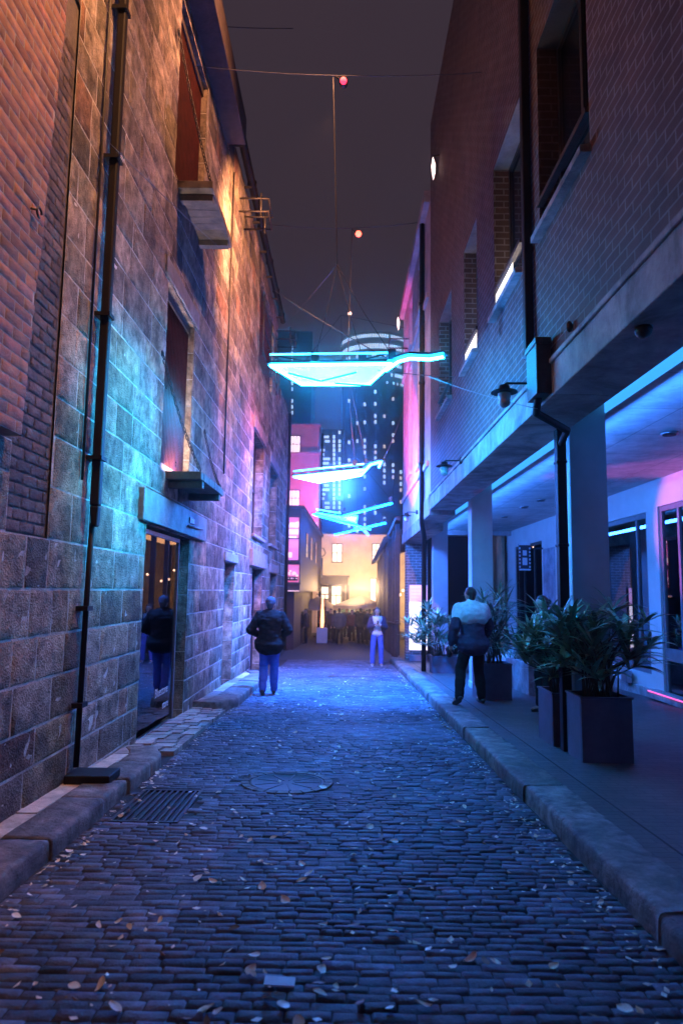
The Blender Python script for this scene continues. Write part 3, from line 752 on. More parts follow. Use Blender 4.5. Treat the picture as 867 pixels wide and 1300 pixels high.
    def frame(name, c, bars, mat_=FRAME, glass=SHOPGLASS, t=.09):
        a0, a1, b0, b1 = c; m = MB(); X0, X1 = XS+.03, XS+.11
        m.box(X0, X1, a0, a0+t, b0, b1); m.box(X0, X1, a1-t, a1, b0, b1); m.box(X0, X1, a0+t, a1-t, b1-t, b1); m.box(X0, X1, a0+t, a1-t, b0, b0+t*1.6)
        for (u, v0, v1) in bars: m.box(X0, X1, a0+(a1-a0)*u-.035, a0+(a1-a0)*u+.035, b0+(b1-b0)*v0+t, b0+(b1-b0)*v1-t)
        w = m.build(name, mat_, B, bevel=.006); m = MB(); m.box(XS+.06, XS+.066, a0+t, a1-t, b0+t, b1-t); m.build('glass', glass, w); return w
    shopframe = M_('grey_shop_frame', (.16, .15, .17), .45, var=.2)
    d = frame('shop_door', ops['door'], ((.55, 0, 1),), shopframe)
    m = MB(); m.box(XS+.02, XS+.115, 10.4, 11.65, .42, .62); m.build('kick_rail', shopframe, d)
    m = MB(); m.tube([(XS-.01, 10.75, .7), (XS-.01, 10.75, 1.6)], .018, 8); m.build('handle', STEEL, d)
    m = MB(); m.box(XS-.2, XS+.02, 10.0, 12.0, gz(11)+.13, gz(11)+.26); th = m.build('doorstep', CONC, B, bevel=.01)
    m = MB(); m.box(XS-.215, XS-.201, 10.0, 11.9, gz(11)+.235, gz(11)+.255); m.build('glowing_edge', glow('pink_step_light', (1, .06, .28), 1.5), th)
    w = frame('display_window', ops['display'], ((.24, 0, 1),), shopframe, t=.10)
    frame('shop_window', ops['near'], ((.5, 0, 1),), shopframe)
    fd = frame('shop_door', ops['far_door'], ((.3, 0, 1), (.68, 0, 1)), DTIMBER)
    # poster in the display window
    m = MB(); m.box(XS+.10, XS+.112, 13.35, 14.1, 1.62, 2.16); po = m.build('poster', M_('poster_paper', (.32, .34, .40), .6, var=.15, vscale=6), w)
    mw = Matrix.Translation((XS+.096, 14.02, 1.72)) @ Matrix(((0, 0, -1, 0), (-1, 0, 0, 0), (0, 1, 0, 0), (0, 0, 0, 1)))
    text_mesh('SOOT!', .30, BLACK, 'lettering', po, mw, .001)
    # glowing things inside: a track of small lamps, dressed dummies
    m = MB()
    for i in range(9): m.ball((XS+.9+.1*math.sin(i*2.1), 12.4+i*.24, 2.55+.07*math.sin(i*1.7)), .03, 8, 5)
    for i in range(5): m.ball((XS+1.2, 10.4+i*.28, 2.5-.1*(i % 2)), .028, 8, 5)
    m.build('bulb', glow('shop_bulb_warm', (1, .62, .5), 9), room)
    m = MB(); m.box(XS+.7, XS+.9, 12.3, 14.4, 2.62, 2.7); m.build('light_track', STEEL, room)
    m = MB(); m.box(XS+.5, XS+.6, 12.35, 12.9, .5, .9); m.build('lit_display', glow('lit_display_glow', (1, .72, .62), 1.3), room)
    for yy in (12.9, 13.6):
        m = MB(); m.lathe((XS+.55, yy, .2), [(.16, 0), (.13, .5), (.15, .9), (.19, 1.15), (.06, 1.25), (.07, 1.4), (.09, 1.5), (.05, 1.6)], 14); m.build('dummy', M_('cloth_grey', (.22, .2, .26), .8, var=.3), room)
    m = MB(); m.box(XS-.02, XS-.002, *ops['poster']); 
    m = MB(); a0, a1, b0, b1 = ops['poster']; m.box(XS-.012, XS+.02, a0, a1, b0, b1); 
    pm = M_('faded_poster', (.30, .31, .36), .6, var=.85, vscale=1.6); m.build('wall_poster', pm, B)
    # square projecting sign by the far door
    m = MB(); m.box(4.74, 5.05, 18.55, 18.61, 2.12, 2.84); m.box(5.05, XS-.002, 18.57, 18.59, 2.70, 2.74); sg = m.build('projecting_sign', M_('sign_navy', (.03, .03, .05), .5, var=0), B)
    sw = M_('sign_white', (.75, .78, .82), .5, var=0); m = MB(); y = 18.545
    for (c, d_) in ((2.80, 2.84), (2.12, 2.16)): m.box(4.74, 5.05, y, y+.004, c, d_)
    for i in range(6): z = 2.19+i*.10; m.box(4.74, 4.78, y, y+.004, z, z+.05); m.box(5.01, 5.05, y, y+.004, z, z+.05)
    m.box(4.83, 4.96, y, y+.004, 2.26, 2.46); m.box(4.84, 4.95, y, y+.004, 2.52, 2.66); m.build('sign_marks', sw, sg)
    # dark glazed end of the arcade
    m = MB(); m.box(2.6, XS+.2, 24.5, 24.6, -1.2, 3.6); m.build('end_wall', BLACK, B)
    # rainwater pipe, hopper box and lower pipe
    m = MB(); m.box(XR-.10, XR-.012, 6.65, 6.75, 3.86, 12.4); dp = m.build('rain_pipe', PIPEM, B, bevel=.012)
    m = MB(); m.box(XR-.16, XR-.024, 6.08, 6.42, 3.32, 3.84); m.box(XR-.172, XR-.024, 6.06, 6.44, 3.79, 3.85); m.build('hopper', IRON, dp, bevel=.008)
    m = MB(); m.tube([(XR-.08, 6.69, 3.9), (XR-.08, 6.5, 3.8)], .05, 8); m.tube([(XR-.1, 6.25, 3.34), (XR-.08, 6.4, 3.22), (2.31, 7.0, 3.2), (2.33, 7.3, 3.1)], .04, 8)
    m.box(2.28, 2.38, 7.25, 7.36, gz(7.3)+.12, 3.28)
    for z in (.9, 2.0, 2.9): m.box(2.272, 2.388, 7.242, 7.368, z, z+.03)
    m.build('lower_pipe', PIPEM, dp, bevel=.008)
    m = MB(); m.ball((XR-.03, 5.55, 3.74), (.03, .03, .05), 8, 5); m.build('beam_fitting', IRON, B); m = MB(); m.ball((XR+.1, 4.45, 3.28), .06, 10, 6); m.build('beam_fitting', IRON, B)
    return B
RB = right_building()

def pink_building():
    B = thing('rendered_building', 'pink lit rendered building with narrow windows beyond the brown brick one', 'building', (XR, 18, 0))
    pw = M_('pale_render', (.55, .45, .46), .75, var=.25, vscale=2.2, bump=.4, bscale=18)
    ops = [(16.7, 17.7, 4.7, 8.0), (19.2, 20.2, 4.9, 8.2), (16.7, 17.7, 8.7, 10.2), (19.2, 20.2, 8.7, 10.2)]
    m = MB(); rects = [(15.02, 22.1, 3.35, 10.9)]
    for c in ops: rects = rsub(rects, c)
    for (a0, a1, b0, b1) in rects: m.quad((XR, a0, b0), (XR, a0, b1), (XR, a1, b1), (XR, a1, b0))
    m.quad((XR, 22.1, 3.35), (XR, 22.1, 10.9), (9, 22.1, 10.9), (9, 22.1, 3.35)); m.quad((XR, 15.02, 10.9), (9, 15.02, 10.9), (9, 22.1, 10.9), (XR, 22.1, 10.9)); m.quad((XR, 15.02, 3.35), (XR, 22.1, 3.35), (2.5, 22.1, 3.35), (2.5, 15.02, 3.35))
    for (a0, a1, b0, b1) in ops:
        D = .25
        m.quad((XR, a1, b0), (XR, a1, b1), (XR+D, a1, b1), (XR+D, a1, b0)); m.quad((XR, a0, b0), (XR+D, a0, b0), (XR+D, a0, b1), (XR, a0, b1)); m.quad((XR, a0, b1), (XR+D, a0, b1), (XR+D, a1, b1), (XR, a1, b1)); m.quad((XR, a0, b0), (XR, a1, b0), (XR+D, a1, b0), (XR+D, a0, b0))
    m.build('wall', pw, B)
    for (a0, a1, b0, b1) in ops:
        m = MB(); F = XR+.18
        m.box(F, F+.06, a0, a0+.07, b0, b1); m.box(F, F+.06, a1-.07, a1, b0, b1); m.box(F, F+.06, a0+.07, a1-.07, (b0+b1)/2, (b0+b1)/2+.07); m.box(F, F+.06, a0+.07, a1-.07, b1-.08, b1)
        w = m.build('window', FRAME, B); m = MB(); m.box(F+.02, F+.03, a0+.07, a1-.07, b0, b1-.08); m.build('pane', DGLASS, w)
        m = MB(); m.box(XR-.08, XR+.16, a0-.05, a1+.05, b0-.08, b0); m.build('sill', pw, w)
    for z in (4.35, 8.35): m = MB(); m.box(XR-.06, XR-.002, 15.3, 22.08, z, z+.12); m.build('string_course', pw, B)
    m = MB(); m.box(XR-.14, XR-.002, 15.1, 22.15, 10.6, 10.88); m.build('cornice', pw, B)
    m = MB(); m.box(XR-.03, 2.45, 16.9, 22.1, 3.02, 3.34); m.box(XR-.03, 2.45, 15.03, 16.85, 3.2, 3.62); m.build('edge_beam', CONC, B, bevel=.01)
    m = MB(); m.box(XR+.06, 2.62, 21.5, 22.0, -1.1, 3.0); m.build('brick_pier', PIERB, B)
    m = MB(); m.tube([(XR-.07, 16.1, 10.6), (XR-.07, 16.1, 3.1), (XR+.08, 16.9, 2.85), (XR+.08, 17.0, gz(17)+.13)], .06, 10)
    for z in (4.5, 6.5, 8.5): m.lathe((XR-.07, 16.1, z), [(.075, 0), (.075, .07)], 10)
    m.build('downpipe', PIPEM, B)
    for BB, y, px, py, k in ((RB, 13.5, 550, 214, .85), (B, 22.0, 505.5, 411, .8)):
        q = at_y(px, py, y); z = q.z; x = q.x
        m = MB(); m.box(x-.02, x+.02, y+.02, y+.05, z-.2*k, z+.36*k); m.tube([(x, y+.04, z+.36*k), (XR+.02, y+.04, z+.4*k)], .015, 6); s = m.build('blade_lamp', IRON, BB)
        m = MB(); m.prism([(x, y, z-.30*k), (x+.045*k, y, z-.1*k), (x+.05*k, y, z+.1*k), (x-.01, y, z+.32*k), (x-.05*k, y, z+.08*k), (x-.035*k, y, z-.1*k)], (0, .018, 0)); m.build('lens', glow('blade_lamp_lens', (1, .66, .6), 4), s)
    for (y, z) in ((20.2, 8.9),):
        m = MB()
        for dz in (0, .3): m.tube([(XR, y, z+dz), (XR-.6, y, z+dz)], .02, 6); m.tube([(XR, y+.8, z+dz), (XR-.6, y+.8, z+dz)], .02, 6); m.tube([(XR-.58, y, z+dz), (XR-.58, y+.8, z+dz)], .02, 6)
        m.build('cable_anchor', IRON, B)
pink_building()

def wall_lamp():
    t = thing('wall_lantern', 'x', 'wall lamp', (0, 0, 0), 'unlit lanterns on arms along the arcade beam')
    m = MB(); m.tube([(.30, 0, .10), (.02, 0, .10), (0, 0, .07)], .012, 8); m.lathe((.29, 0, .10), [(.001, -.05), (.05, -.05), (.05, .05), (.001, .05)], 10); m.build('arm', IRON, t)
    m = MB(); m.lathe((0, 0, 0), [(.135, 0), (.13, .012), (.06, .035), (.05, .075), (.001, .08)], 20); m.build('shade', PIPEM, t)
    m = MB(); m.lathe((0, 0, -.13), [(.03, -.02), (.058, 0), (.062, .04), (.05, .055), (.066, .07), (.066, .12), (.05, .128)], 16); m.build('lamp_glass', M_('frosted_lamp', (.35, .38, .4), .25, var=0, spec=.6), t)
    return t
lamp = wall_lamp()
for i, (px, py, y, lab) in enumerate(((645, 494, 6.75, 'unlit disc-shaded lantern on an arm beside the rainwater hopper'), (561, 595, 10.9, 'unlit disc-shaded lantern on an arm over the middle of the arcade beam'), (518, 645, 17.6, 'unlit lantern on an arm below the pink lit wall'))):
    o = lamp if i == 0 else copy_tree(lamp)
    o['label'] = lab; z = at_x(px, py, XR-.30).z
    o.location = (XR-.30, y, 3.52 if i < 2 else 3.45)

# ------------------------------------------------------------------ planters and palms
PLM = M_('planter_steel', (.09, .085, .12), .45, metal=.1, var=.25, vscale=4, bump=.15, bscale=20)
SOIL = M_('soil', (.03, .022, .018), .9, var=.4, vscale=20, bump=1, bscale=40)
LEAFM = M_('palm_leaf', (.17, .30, .22), .35, var=.45, vscale=5, tint=True, spec=.5)
STEMM = M_('palm_cane', (.10, .08, .045), .6, var=.3, bump=.4)
def planter(x0, x1, y0, y1, top, label):
    g = gz(y0)+.13
    t = thing('planter', label, 'planter', ((x0+x1)/2, (y0+y1)/2, g), 'tall square planters under the arcade')
    m = MB(); w = .03
    for b in ((x0, x1, y0, y0+w), (x0, x1, y1-w, y1), (x0, x0+w, y0+w, y1-w), (x1-w, x1, y0+w, y1-w)): m.box(*b, g-.02, top)
    [m.box(*q, top+.001, top+.022) for q in ((x0-.012, x1+.012, y0-.012, y0+w), (x0-.012, x1+.012, y1-w, y1+.012), (x0-.012, x0+w, y0+w+.001, y1-w-.001), (x1-w, x1+.012, y0+w+.001, y1-w-.001))]
    m.build('box', PLM, t, bevel=.006)
    m = MB(); n = 7
    for i in range(n):
        for j in range(n):
            xa = x0+w+(x1-x0-2*w)*i/n; xb = x0+w+(x1-x0-2*w)*(i+1)/n; ya = y0+w+(y1-y0-2*w)*j/n; yb = y0+w+(y1-y0-2*w)*(j+1)/n
            h = lambda a, b: top-.05+.025*noise.noise(Vector((a*9, b*9, 0)))
            m.quad((xa, ya, h(xa, ya)), (xb, ya, h(xb, ya)), (xb, yb, h(xb, yb)), (xa, yb, h(xa, yb)))
    m.build('soil', SOIL, t)
def palm(c, base, height, spread, ncane, seed, label, leaf=(.30, .46), fan=False, lw=.022, lean=(0, 0)):
    rg = random.Random(seed); c = Vector((c[0], c[1], base))
    t = thing('potted_palm', label, 'plant', c, 'leafy palms in the arcade planters')
    st = MB(); lf = MB()
    for k in range(ncane):
        an = rg.uniform(0, 2*PI); rr = spread*math.sqrt(rg.uniform(.02, 1)); hh = height*rg.uniform(.28, .98)*(1-.25*rr/spread)
        foot = c+Vector((rg.uniform(-.15, .15), rg.uniform(-.12, .12), -.06)); tip = c+Vector((math.cos(an)*rr+lean[0]*hh, math.sin(an)*rr+lean[1]*hh, hh))
        mid = foot.lerp(tip, .55)+Vector((-math.cos(an)*rr*.25, -math.sin(an)*rr*.25, .05))
        st.tube([foot, mid, tip], [.011, .008, .005], 6)
        axis = (tip-mid).normalized()
        nl = rg.randint(11, 16); rng_len = rg.uniform(*leaf); droop = rg.uniform(.5, 1.2)
        for i in range(nl):
            a2 = 2*PI*i*.382+rg.uniform(-.2, .2); el = rg.uniform(.1, 1.05) if not fan else rg.uniform(-.2, 1.1)
            d = Vector((math.cos(a2)*math.cos(el), math.sin(a2)*math.cos(el), math.sin(el)))
            d = (d+axis*.25).normalized(); L = rng_len*rg.uniform(.7, 1.1); s = d.cross(Vector((0, 0, 1))); s = s.normalized() if s.length > .01 else Vector((1, 0, 0))
            b0 = tip-axis*rg.uniform(0, .16); tt = rg.uniform(.55, 1.5); tint = (tt*rg.uniform(.8, 1.4), tt, tt*rg.uniform(.7, 1.1))
            n0 = len(lf.v); q = 5; w0 = lw*rg.uniform(.8, 1.35)
            for j in range(q+1):
                u = j/q; p = b0+d*(L*u)+Vector((0, 0, -droop*.32*L*u*u)); w = w0*(math.sin(PI*min(1, .12+u*.9))**.8) if j < q else .001
                nrm = s.cross(d).normalized()
                lf.v += [p-s*w+nrm*w*.25, p-nrm*w*.12, p+s*w+nrm*w*.25]
            for j in range(q):
                for e in (0, 1): lf.face((n0+3*j+e, n0+3*j+e+1, n0+3*j+e+4, n0+3*j+e+3), 0, tint, sm=True)
    st.build('cane', STEMM, t); lf.build('foliage', LEAFM, t); return t
planter(2.29, 2.78, 6.72, 7.16, .50, 'nearest tall square planter at the foot of the first arcade column')
planter(2.25, 2.80, 7.5, 8.05, .42, 'square planter half hidden behind the lower rainwater pipe')
planter(2.22, 2.78, 11.45, 11.95, .32, 'dark square planter behind the man in the pale hooded jacket')
planter(2.12, 2.80, 16.5, 17.0, -.03, 'farthest square planter next to the glowing sign')
palm((2.55, 6.95), .48, 1.08, .46, 40, 11, 'big strap leaved palm in the nearest planter in front of the dark column', lean=(.06, -.05))
palm((2.45, 7.78), .40, .98, .44, 32, 12, 'palm with bluish green leaves in the planter behind the pipe', lean=(-.12, 0))
palm((2.55, 11.7), .30, 1.45, .55, 26, 13, 'tall dark palm behind the man in the pale hooded jacket', leaf=(.4, .6), fan=True, lw=.018)
palm((2.30, 16.7), -.05, 1.35, .72, 36, 14, 'bushy palm in front of the glowing white and pink sign', leaf=(.3, .5), lean=(-.12, 0), lw=.022)

# low planter wall deeper in the arcade
t = thing('planter_trough', 'low pale trough with small plants deep in the arcade', 'planter', (3.6, 12.6, gz(12.6)+.13))
m = MB(); m.box(3.25, 3.9, 12.2, 15.2, gz(12.2)+.1, .28, zy=-SLOPE); m.build('box', CONC, t, bevel=.01)
m = MB(); rg = random.Random(6)
for i in range(150):
    p = Vector((rg.uniform(3.3, 3.85), rg.uniform(12.3, 15.1), .22)); a = rg.uniform(0, 6.3); d = Vector((math.cos(a)*.6, math.sin(a)*.6, 1)).normalized(); s = d.cross(Vector((0, 0, 1))).normalized()*.012; L = rg.uniform(.1, .28)
    m.quad(p-s, p+s, p+s*.6+d*L*.7, p-s*.6+d*L*.7); m.quad(p-s*.6+d*L*.7, p+s*.6+d*L*.7, p+d*L+Vector((0, 0, -.03)), p+d*L+Vector((.003, 0, -.03)))
m.build('foliage', LEAFM, t)

# glowing poster box by the pier
t = thing('light_box_sign', 'glowing white and pink poster box standing by the blue brick pier', 'sign', (2.2, 20.4, gz(20.4)+.13))
m = MB(); g = gz(20.4)+.13; m.box(1.93, 2.50, 20.4, 20.55, g+.30, 1.72); m.box(1.96, 2.47, 20.41, 20.54, g, g+.18)
for x in (1.98, 2.4): m.box(x, x+.05, 20.44, 20.5, g+.18, g+.30)
m.build('case', M_('sign_case', (.18, .18, .22), .4, var=.1), t, bevel=.008)
m = MB(); m.box(1.95, 2.48, 20.39, 20.399, g+.33, 1.20); m.build('lit_panel', glow('lit_white_panel', (1, .9, .97), 1.5), t)
m = MB(); m.box(1.95, 2.48, 20.39, 20.399, 1.202, 1.70); m.build('lit_header', glow('lit_pink_panel', (1, .42, .75), 1.0), t)
m = MB()
for i, w in enumerate((.30, .42, .36, .22)): m.box(2.0, 2.0+w, 20.383, 20.389, 1.62-i*.1, 1.65-i*.1)
m.build('header_lines', M_('pale_lines', (.7, .5, .6), .5, var=0, emit=(1, .7, .85), estr=.9), t)
# ------------------------------------------------------------------ neon sculptures
TUBE = glow('blue_neon_tube', (.006, .42, 1.0), 240)
TUBE_T = glow('dim_neon_edge', (.02, .36, 1.0), 14)
TUBE3 = glow('far_neon_tube', (.002, .14, 1.0), 70)
SKIN3 = glow('far_neon_panel', (.04, .24, .9), 1.6)
SKIN = glow('neon_lit_panel', (.016, .27, 1.0), 26)
TUBE2 = glow('deep_blue_neon_tube', (.02, .22, 1.0), 44)
SKIN2 = glow('pale_blue_neon_panel', (.05, .20, .95), 2.2)
TRUSS = M_('neon_truss_steel', (.05, .055, .06), .5, metal=.2, var=.1)
WIREM = M_('steel_cable', (.14, .14, .15), .5, metal=.2, var=.1)
HZ = 4.4
def hang(px, py, y): return at_y(px, py, y)
def neon(label, panel, tubes, diags, hub, tops, rad=.021, tm=TUBE, skm=SKIN, z=HZ):
    P = [at_z(*p, z) for p in panel] if panel else []
    allp = P or [at_z(*q, z) for q in tubes[0]]
    c = sum(allp, Vector())/len(allp)
    t = thing('neon_sculpture', label, 'neon light', c, 'angular blue neon sculptures hung over the lane')
    if P:
        m = MB(); n = len(P)
        m.poly([p+Vector((0, 0, .012)) for p in P][::-1]); m.build('lit_panel', skm, t)
        m = MB(); m.prism([p+(p-c).normalized()*.06+Vector((0, 0, .022)) for p in P], (0, 0, .035)); m.build('shield_tray', TRUSS, t)  # opaque top added to keep the neon light off the upper walls
        m = MB(); m.tube([p for p in P], rad, 8, closed=True); m.build('neon_tube', tm, t)
        m = MB(); m.tube([P[0]+Vector((0, -.05, .13)), P[-1]+Vector((0, -.05, .13))], rad*.6, 8); m.build('neon_tube', TUBE_T, t)
    for q in tubes:
        m = MB(); m.tube([at_z(*p, z) for p in q], rad, 8)
        m.build('neon_tube', tm, t)
    m = MB()
    for a, b in diags:
        if tm is TUBE: m.tube([at_z(*a, z)-Vector((0, 0, .03)), at_z(*b, z)-Vector((0, 0, .03))], .012, 6)
        else: m2 = MB(); m2.tube([at_z(*a, z)-Vector((0, 0, .03)), at_z(*b, z)-Vector((0, 0, .03))], rad*.8, 6); m2.build('neon_tube', tm, t)
    if P:
        up = Vector((0, 0, .15)); m.tube([p+up for p in P], .016, 6, closed=True)
        for p in P: m.tube([p, p+up], .012, 6)
        for i in range(len(P)): m.tube([P[i]+up, P[(i+2) % len(P)]+up], .012, 6)
    for q in tubes:
        up = Vector((0, 0, .05)); Q = [at_z(*p, z) for p in q]
        for i in range(len(Q)-1):
            a, b = Q[i], Q[i+1]; s = Vector((-(b-a).y, (b-a).x, 0)).normalized()*.085; e = (b-a).normalized()*.03
            m.prism([a-e-s+up*(.55+.002*i), b+e-s+up*(.55+.002*i), b+e+s+up*(.55+.002*i), a-e+s+up*(.55+.002*i)], (0, 0, .03))  # wide strips added over the tail to block its upward light
        for p in q: m.tube([at_z(*p, z), at_z(*p, z)+up], .010, 6)
    for p in tops: m.box(p.x-.05, p.x+.05, p.y-.05, p.y+.05, p.z+.02, p.z+.16)
    m.build('truss', TRUSS, t)
    for p in tops:
        m = MB(); m.tube([hub, hub.lerp(p, .5), p+Vector((0, 0, .1))], .0055, 5); m.build('hanging_cable', WIREM, t)
    return t
hub1 = hang(428, 336, 9.1); hub2 = hang(441, 470, 17.2); hub3 = hang(437, 560, 27); hub4 = hang(452, 590, 33)
neon('largest blue neon kite with a bent tail hanging nearest over the lane', [(343, 464), (383, 488), (468, 488), (497, 462)], [[(490, 470), (506, 459), (520, 455), (545, 456), (563, 453)]],
     [((366, 471), (407, 481)), ((408, 481), (452, 470)), ((425, 484), (470, 487))], hub1, [at_z(460, 463, HZ), at_z(497, 460, HZ), at_z(400, 463, HZ)])
neon('second blue neon kite with a hooked tail in front of the pink house', [(373, 605), (405, 612), (459, 603), (465, 596)], [[(464, 597), (470, 590), (484, 586), (481, 593)]],
     [((388, 606), (415, 607)), ((415, 607), (445, 600))], hub2, [at_z(450, 593, HZ), at_z(465, 592, HZ)], rad=.03, tm=TUBE2, skm=SKIN2)
neon('third blue neon piece of two crossing bars over the far lane', [(402, 651), (424, 657), (452, 664), (453, 655), (432, 656)], [[(398, 653), (430, 662), (470, 672)], [(430, 657), (497, 639)]],
     [((410, 653), (440, 660))], hub3, [at_z(437, 650, HZ), at_z(495, 637, HZ)], rad=.035, tm=TUBE3, skm=SKIN3)
neon('farthest blue neon bar with a curled end above the yellow house', None, [[(425, 679), (455, 672), (489, 664)], [(450, 670), (462, 673), (467, 679)]], [], hub4, [at_z(455, 671, HZ), at_z(488, 663, HZ)], rad=.036, tm=TUBE3)

def wire(label, pts, sag=0.0, r=.006, mat_=None):
    A, Bq = Vector(pts[0]), Vector(pts[-1]); out = []
    if len(pts) == 2:
        for i in range(13):
            u = i/12; p = A.lerp(Bq, u); p.z -= sag*4*u*(1-u); out.append(p)
    else: out = pts
    m = MB(); m.tube(out, r, 5); o = m.build('overhead_cable', mat_ or WIREM)
    return tag(o, label, 'cable', 'overhead cables between the two sides of the lane')
def lamp_on_wire(px, py, y, col, s, lab, r):
    p = hang(px, py, y); t = thing('hanging_lamp', lab, 'lamp', p)
    m = MB(); T = Matrix.Translation(p) @ Matrix.Rotation(math.radians(-68), 4, 'X')
    m.lathe((0, 0, 0), [(r*.9, -.02), (r*1.25, 0), (r*1.25, .05), (r*1.1, .16), (r*.5, .22), (.001, .23)], 16)
    for i in range(len(m.v)): m.v[i] = T @ m.v[i]
    m.tube([p+Vector((0, .08, .05)), p+Vector((-.13*r/.06, .02, .10*r/.06))], .012, 6); m.build('housing', IRON, t)
    m = MB(); m.ball((0, 0, -.012), (r, r, r*.45), 14, 8)
    for i in range(len(m.v)): m.v[i] = T @ m.v[i]
    m.build('lens', glow('lens_glow', col, s), t); return p
L1 = lamp_on_wire(436, 103, 9.1, (1, .02, .06), 4.5, 'small red lamp clamped to the highest overhead cable', .052)
L2 = lamp_on_wire(455, 297, 17.2, (1, .12, .07), 5, 'small orange red lamp on the cable above the second neon piece', .085)
L3 = lamp_on_wire(444, 398, 27, (1, .55, .45), 5, 'tiny pale lamp on a cable above the crossing neon bars', .07)
T1 = hang(423, 98, 9.1); T2 = hang(447, 290, 17.2)
wire('cable across the lane that carries the red lamp', [(XL, 9.1, T1.z+.15), (XR, 9.1, T1.z+.1)], .1)
wire('upright cable dropping from the red lamp to the largest neon piece', [T1, hub1], 0, .009)
wire('upright cable dropping from the orange red lamp to the second neon piece', [T2, hub2], 0, .011)
wire('cable across the lane that carries the orange red lamp', [(XL, 17.2, T2.z+.1), (XR, 17.2, T2.z+.2)], .15, .01)
wire('upright cable above the crossing neon bars', [hang(433, 400, 27), hub3], 0, .012)
wire('upright cable above the farthest neon bar', [hang(452, 480, 33), hub4], 0, .012)
wire('cable across the lane above the crossing neon bars', [(XL, 26.0, 9.6), hang(433, 400, 27), (XR+.1, 22.1, 10.3)], 0, .012)
wire('stay cable from the left wall down to the largest neon piece', [at_x(345, 366, XL), at_z(497, 458, HZ)], .05, .008)
wire('stay cable from the tail of the largest neon piece to the brown brick wall', [at_z(480, 470, HZ), at_x(577, 478, XR)], .02, .006)
wire('stay cable falling from the cable hub to the top loading door', [hub1, at_x(365, 410, XL)], .02, .005)
wire('thin wire running down the stone wall past the upper platform', [at_x(138, 180, XL+.15), at_x(283, 318, XL+.3)], .02, .004)
wire('thin wire from the hopper of the brown brick building along the lane', [at_x(682, 519, XR-.1), at_z(545, 478, 4.2)], .03, .004)
wire('thin cable from the second neon piece to the pink lit wall', [at_z(485, 586, HZ), (XR, 21.9, 7.5)], .1, .008)
wire('thin cable from the crossing neon bars to the timber pavilion', [at_z(497, 638, HZ), (XR, 26, 6.0)], .1, .008)
wire('faint high cable from the stone eaves across the lane', [at_x(262, 32, XL), at_y(372, 36, 10.6)], .02, .008)

# ------------------------------------------------------------------ people
def cap(mb, p0, p1, r0, r1, fy=1.0, seg=14):
    p0, p1 = Vector(p0), Vector(p1); d = p1-p0; L = d.length; d = d/L if L > 1e-6 else Vector((0, 0, 1))
    a = Vector((1, 0, 0)); a = (a-d*a.dot(d)); a = a.normalized() if a.length > .1 else d.orthogonal().normalized(); b = d.cross(a)
    n0 = len(mb.v); rings = []
    for i in range(5): th = PI/2*(1-i/4); rings.append((p0-d*(r0*math.sin(th)), max(.0008, r0*math.cos(th))))
    rings += [(p0.lerp(p1, .5), (r0+r1)/2)]
    for i in range(5): th = PI/2*i/4; rings.append((p1+d*(r1*math.sin(th)), max(.0008, r1*math.cos(th))))
    for c, r in rings:
        for j in range(seg): an = 2*PI*j/seg; mb.v.append(c+a*(r*math.cos(an))+b*(r*fy*math.sin(an)))
    for i in range(len(rings)-1):
        for j in range(seg): j2 = (j+1) % seg; mb.face((n0+i*seg+j, n0+i*seg+j2, n0+(i+1)*seg+j2, n0+(i+1)*seg+j))
    mb.face([n0+j for j in range(seg-1, -1, -1)]); k = n0+(len(rings)-1)*seg; mb.face([k+j for j in range(seg)])
def fuse(name, caps, mat_, parent, T, voxel, folds=0.0, smooth=3):
    mb = MB()
    for c in caps: cap(mb, *c)
    me = mb.mesh('tmp', mat_); o = bpy.data.objects.new('tmp', me); COL.objects.link(o)
    r = o.modifiers.new('r', 'REMESH'); r.mode = 'VOXEL'; r.voxel_size = voxel
    s = o.modifiers.new('s', 'SMOOTH'); s.iterations = smooth; s.factor = .5
    bpy.context.view_layer.update()
    m2 = bpy.data.meshes.new_from_object(o.evaluated_get(bpy.context.evaluated_depsgraph_get()))
    bpy.data.objects.remove(o)
    if folds:
        for v in m2.vertices:
            c = v.co; f = noise.noise(Vector((c.x*7, c.y*7, c.z*13)))*folds+noise.noise(Vector((c.x*15, c.y*15, c.z*30+5)))*folds*.5
            v.co = c + v.normal*f
    m2.transform(T); m2.materials.clear(); m2.materials.append(mat_)
    for p in m2.polygons: p.use_smooth = True
    ca = m2.color_attributes.new('tint', 'FLOAT_COLOR', 'POINT'); ca.data.foreach_set('color', [1.0]*4*len(m2.vertices))
    m2.name = name; ob = bpy.data.objects.new(name, m2); COL.objects.link(ob)
    if parent is not None: ob.parent = parent; ob.matrix_parent_inverse = parent_mat(parent).inverted()
    return ob
def cloth(n, c, r=.9): return M_(n, c, r, spec=.15, var=.2, vscale=12, bump=.3, bscale=70)
SKN = M_('skin', (.42, .27, .20), .5, var=.1)
HAIRD = M_('dark_hair', (.02, .014, .011), .5, var=.3, vscale=30, bump=.6, bscale=60)
EYEM = M_('eye_dark', (.02, .02, .02), .2, var=0); LIPM = M_('lips', (.34, .13, .12), .5, var=0)
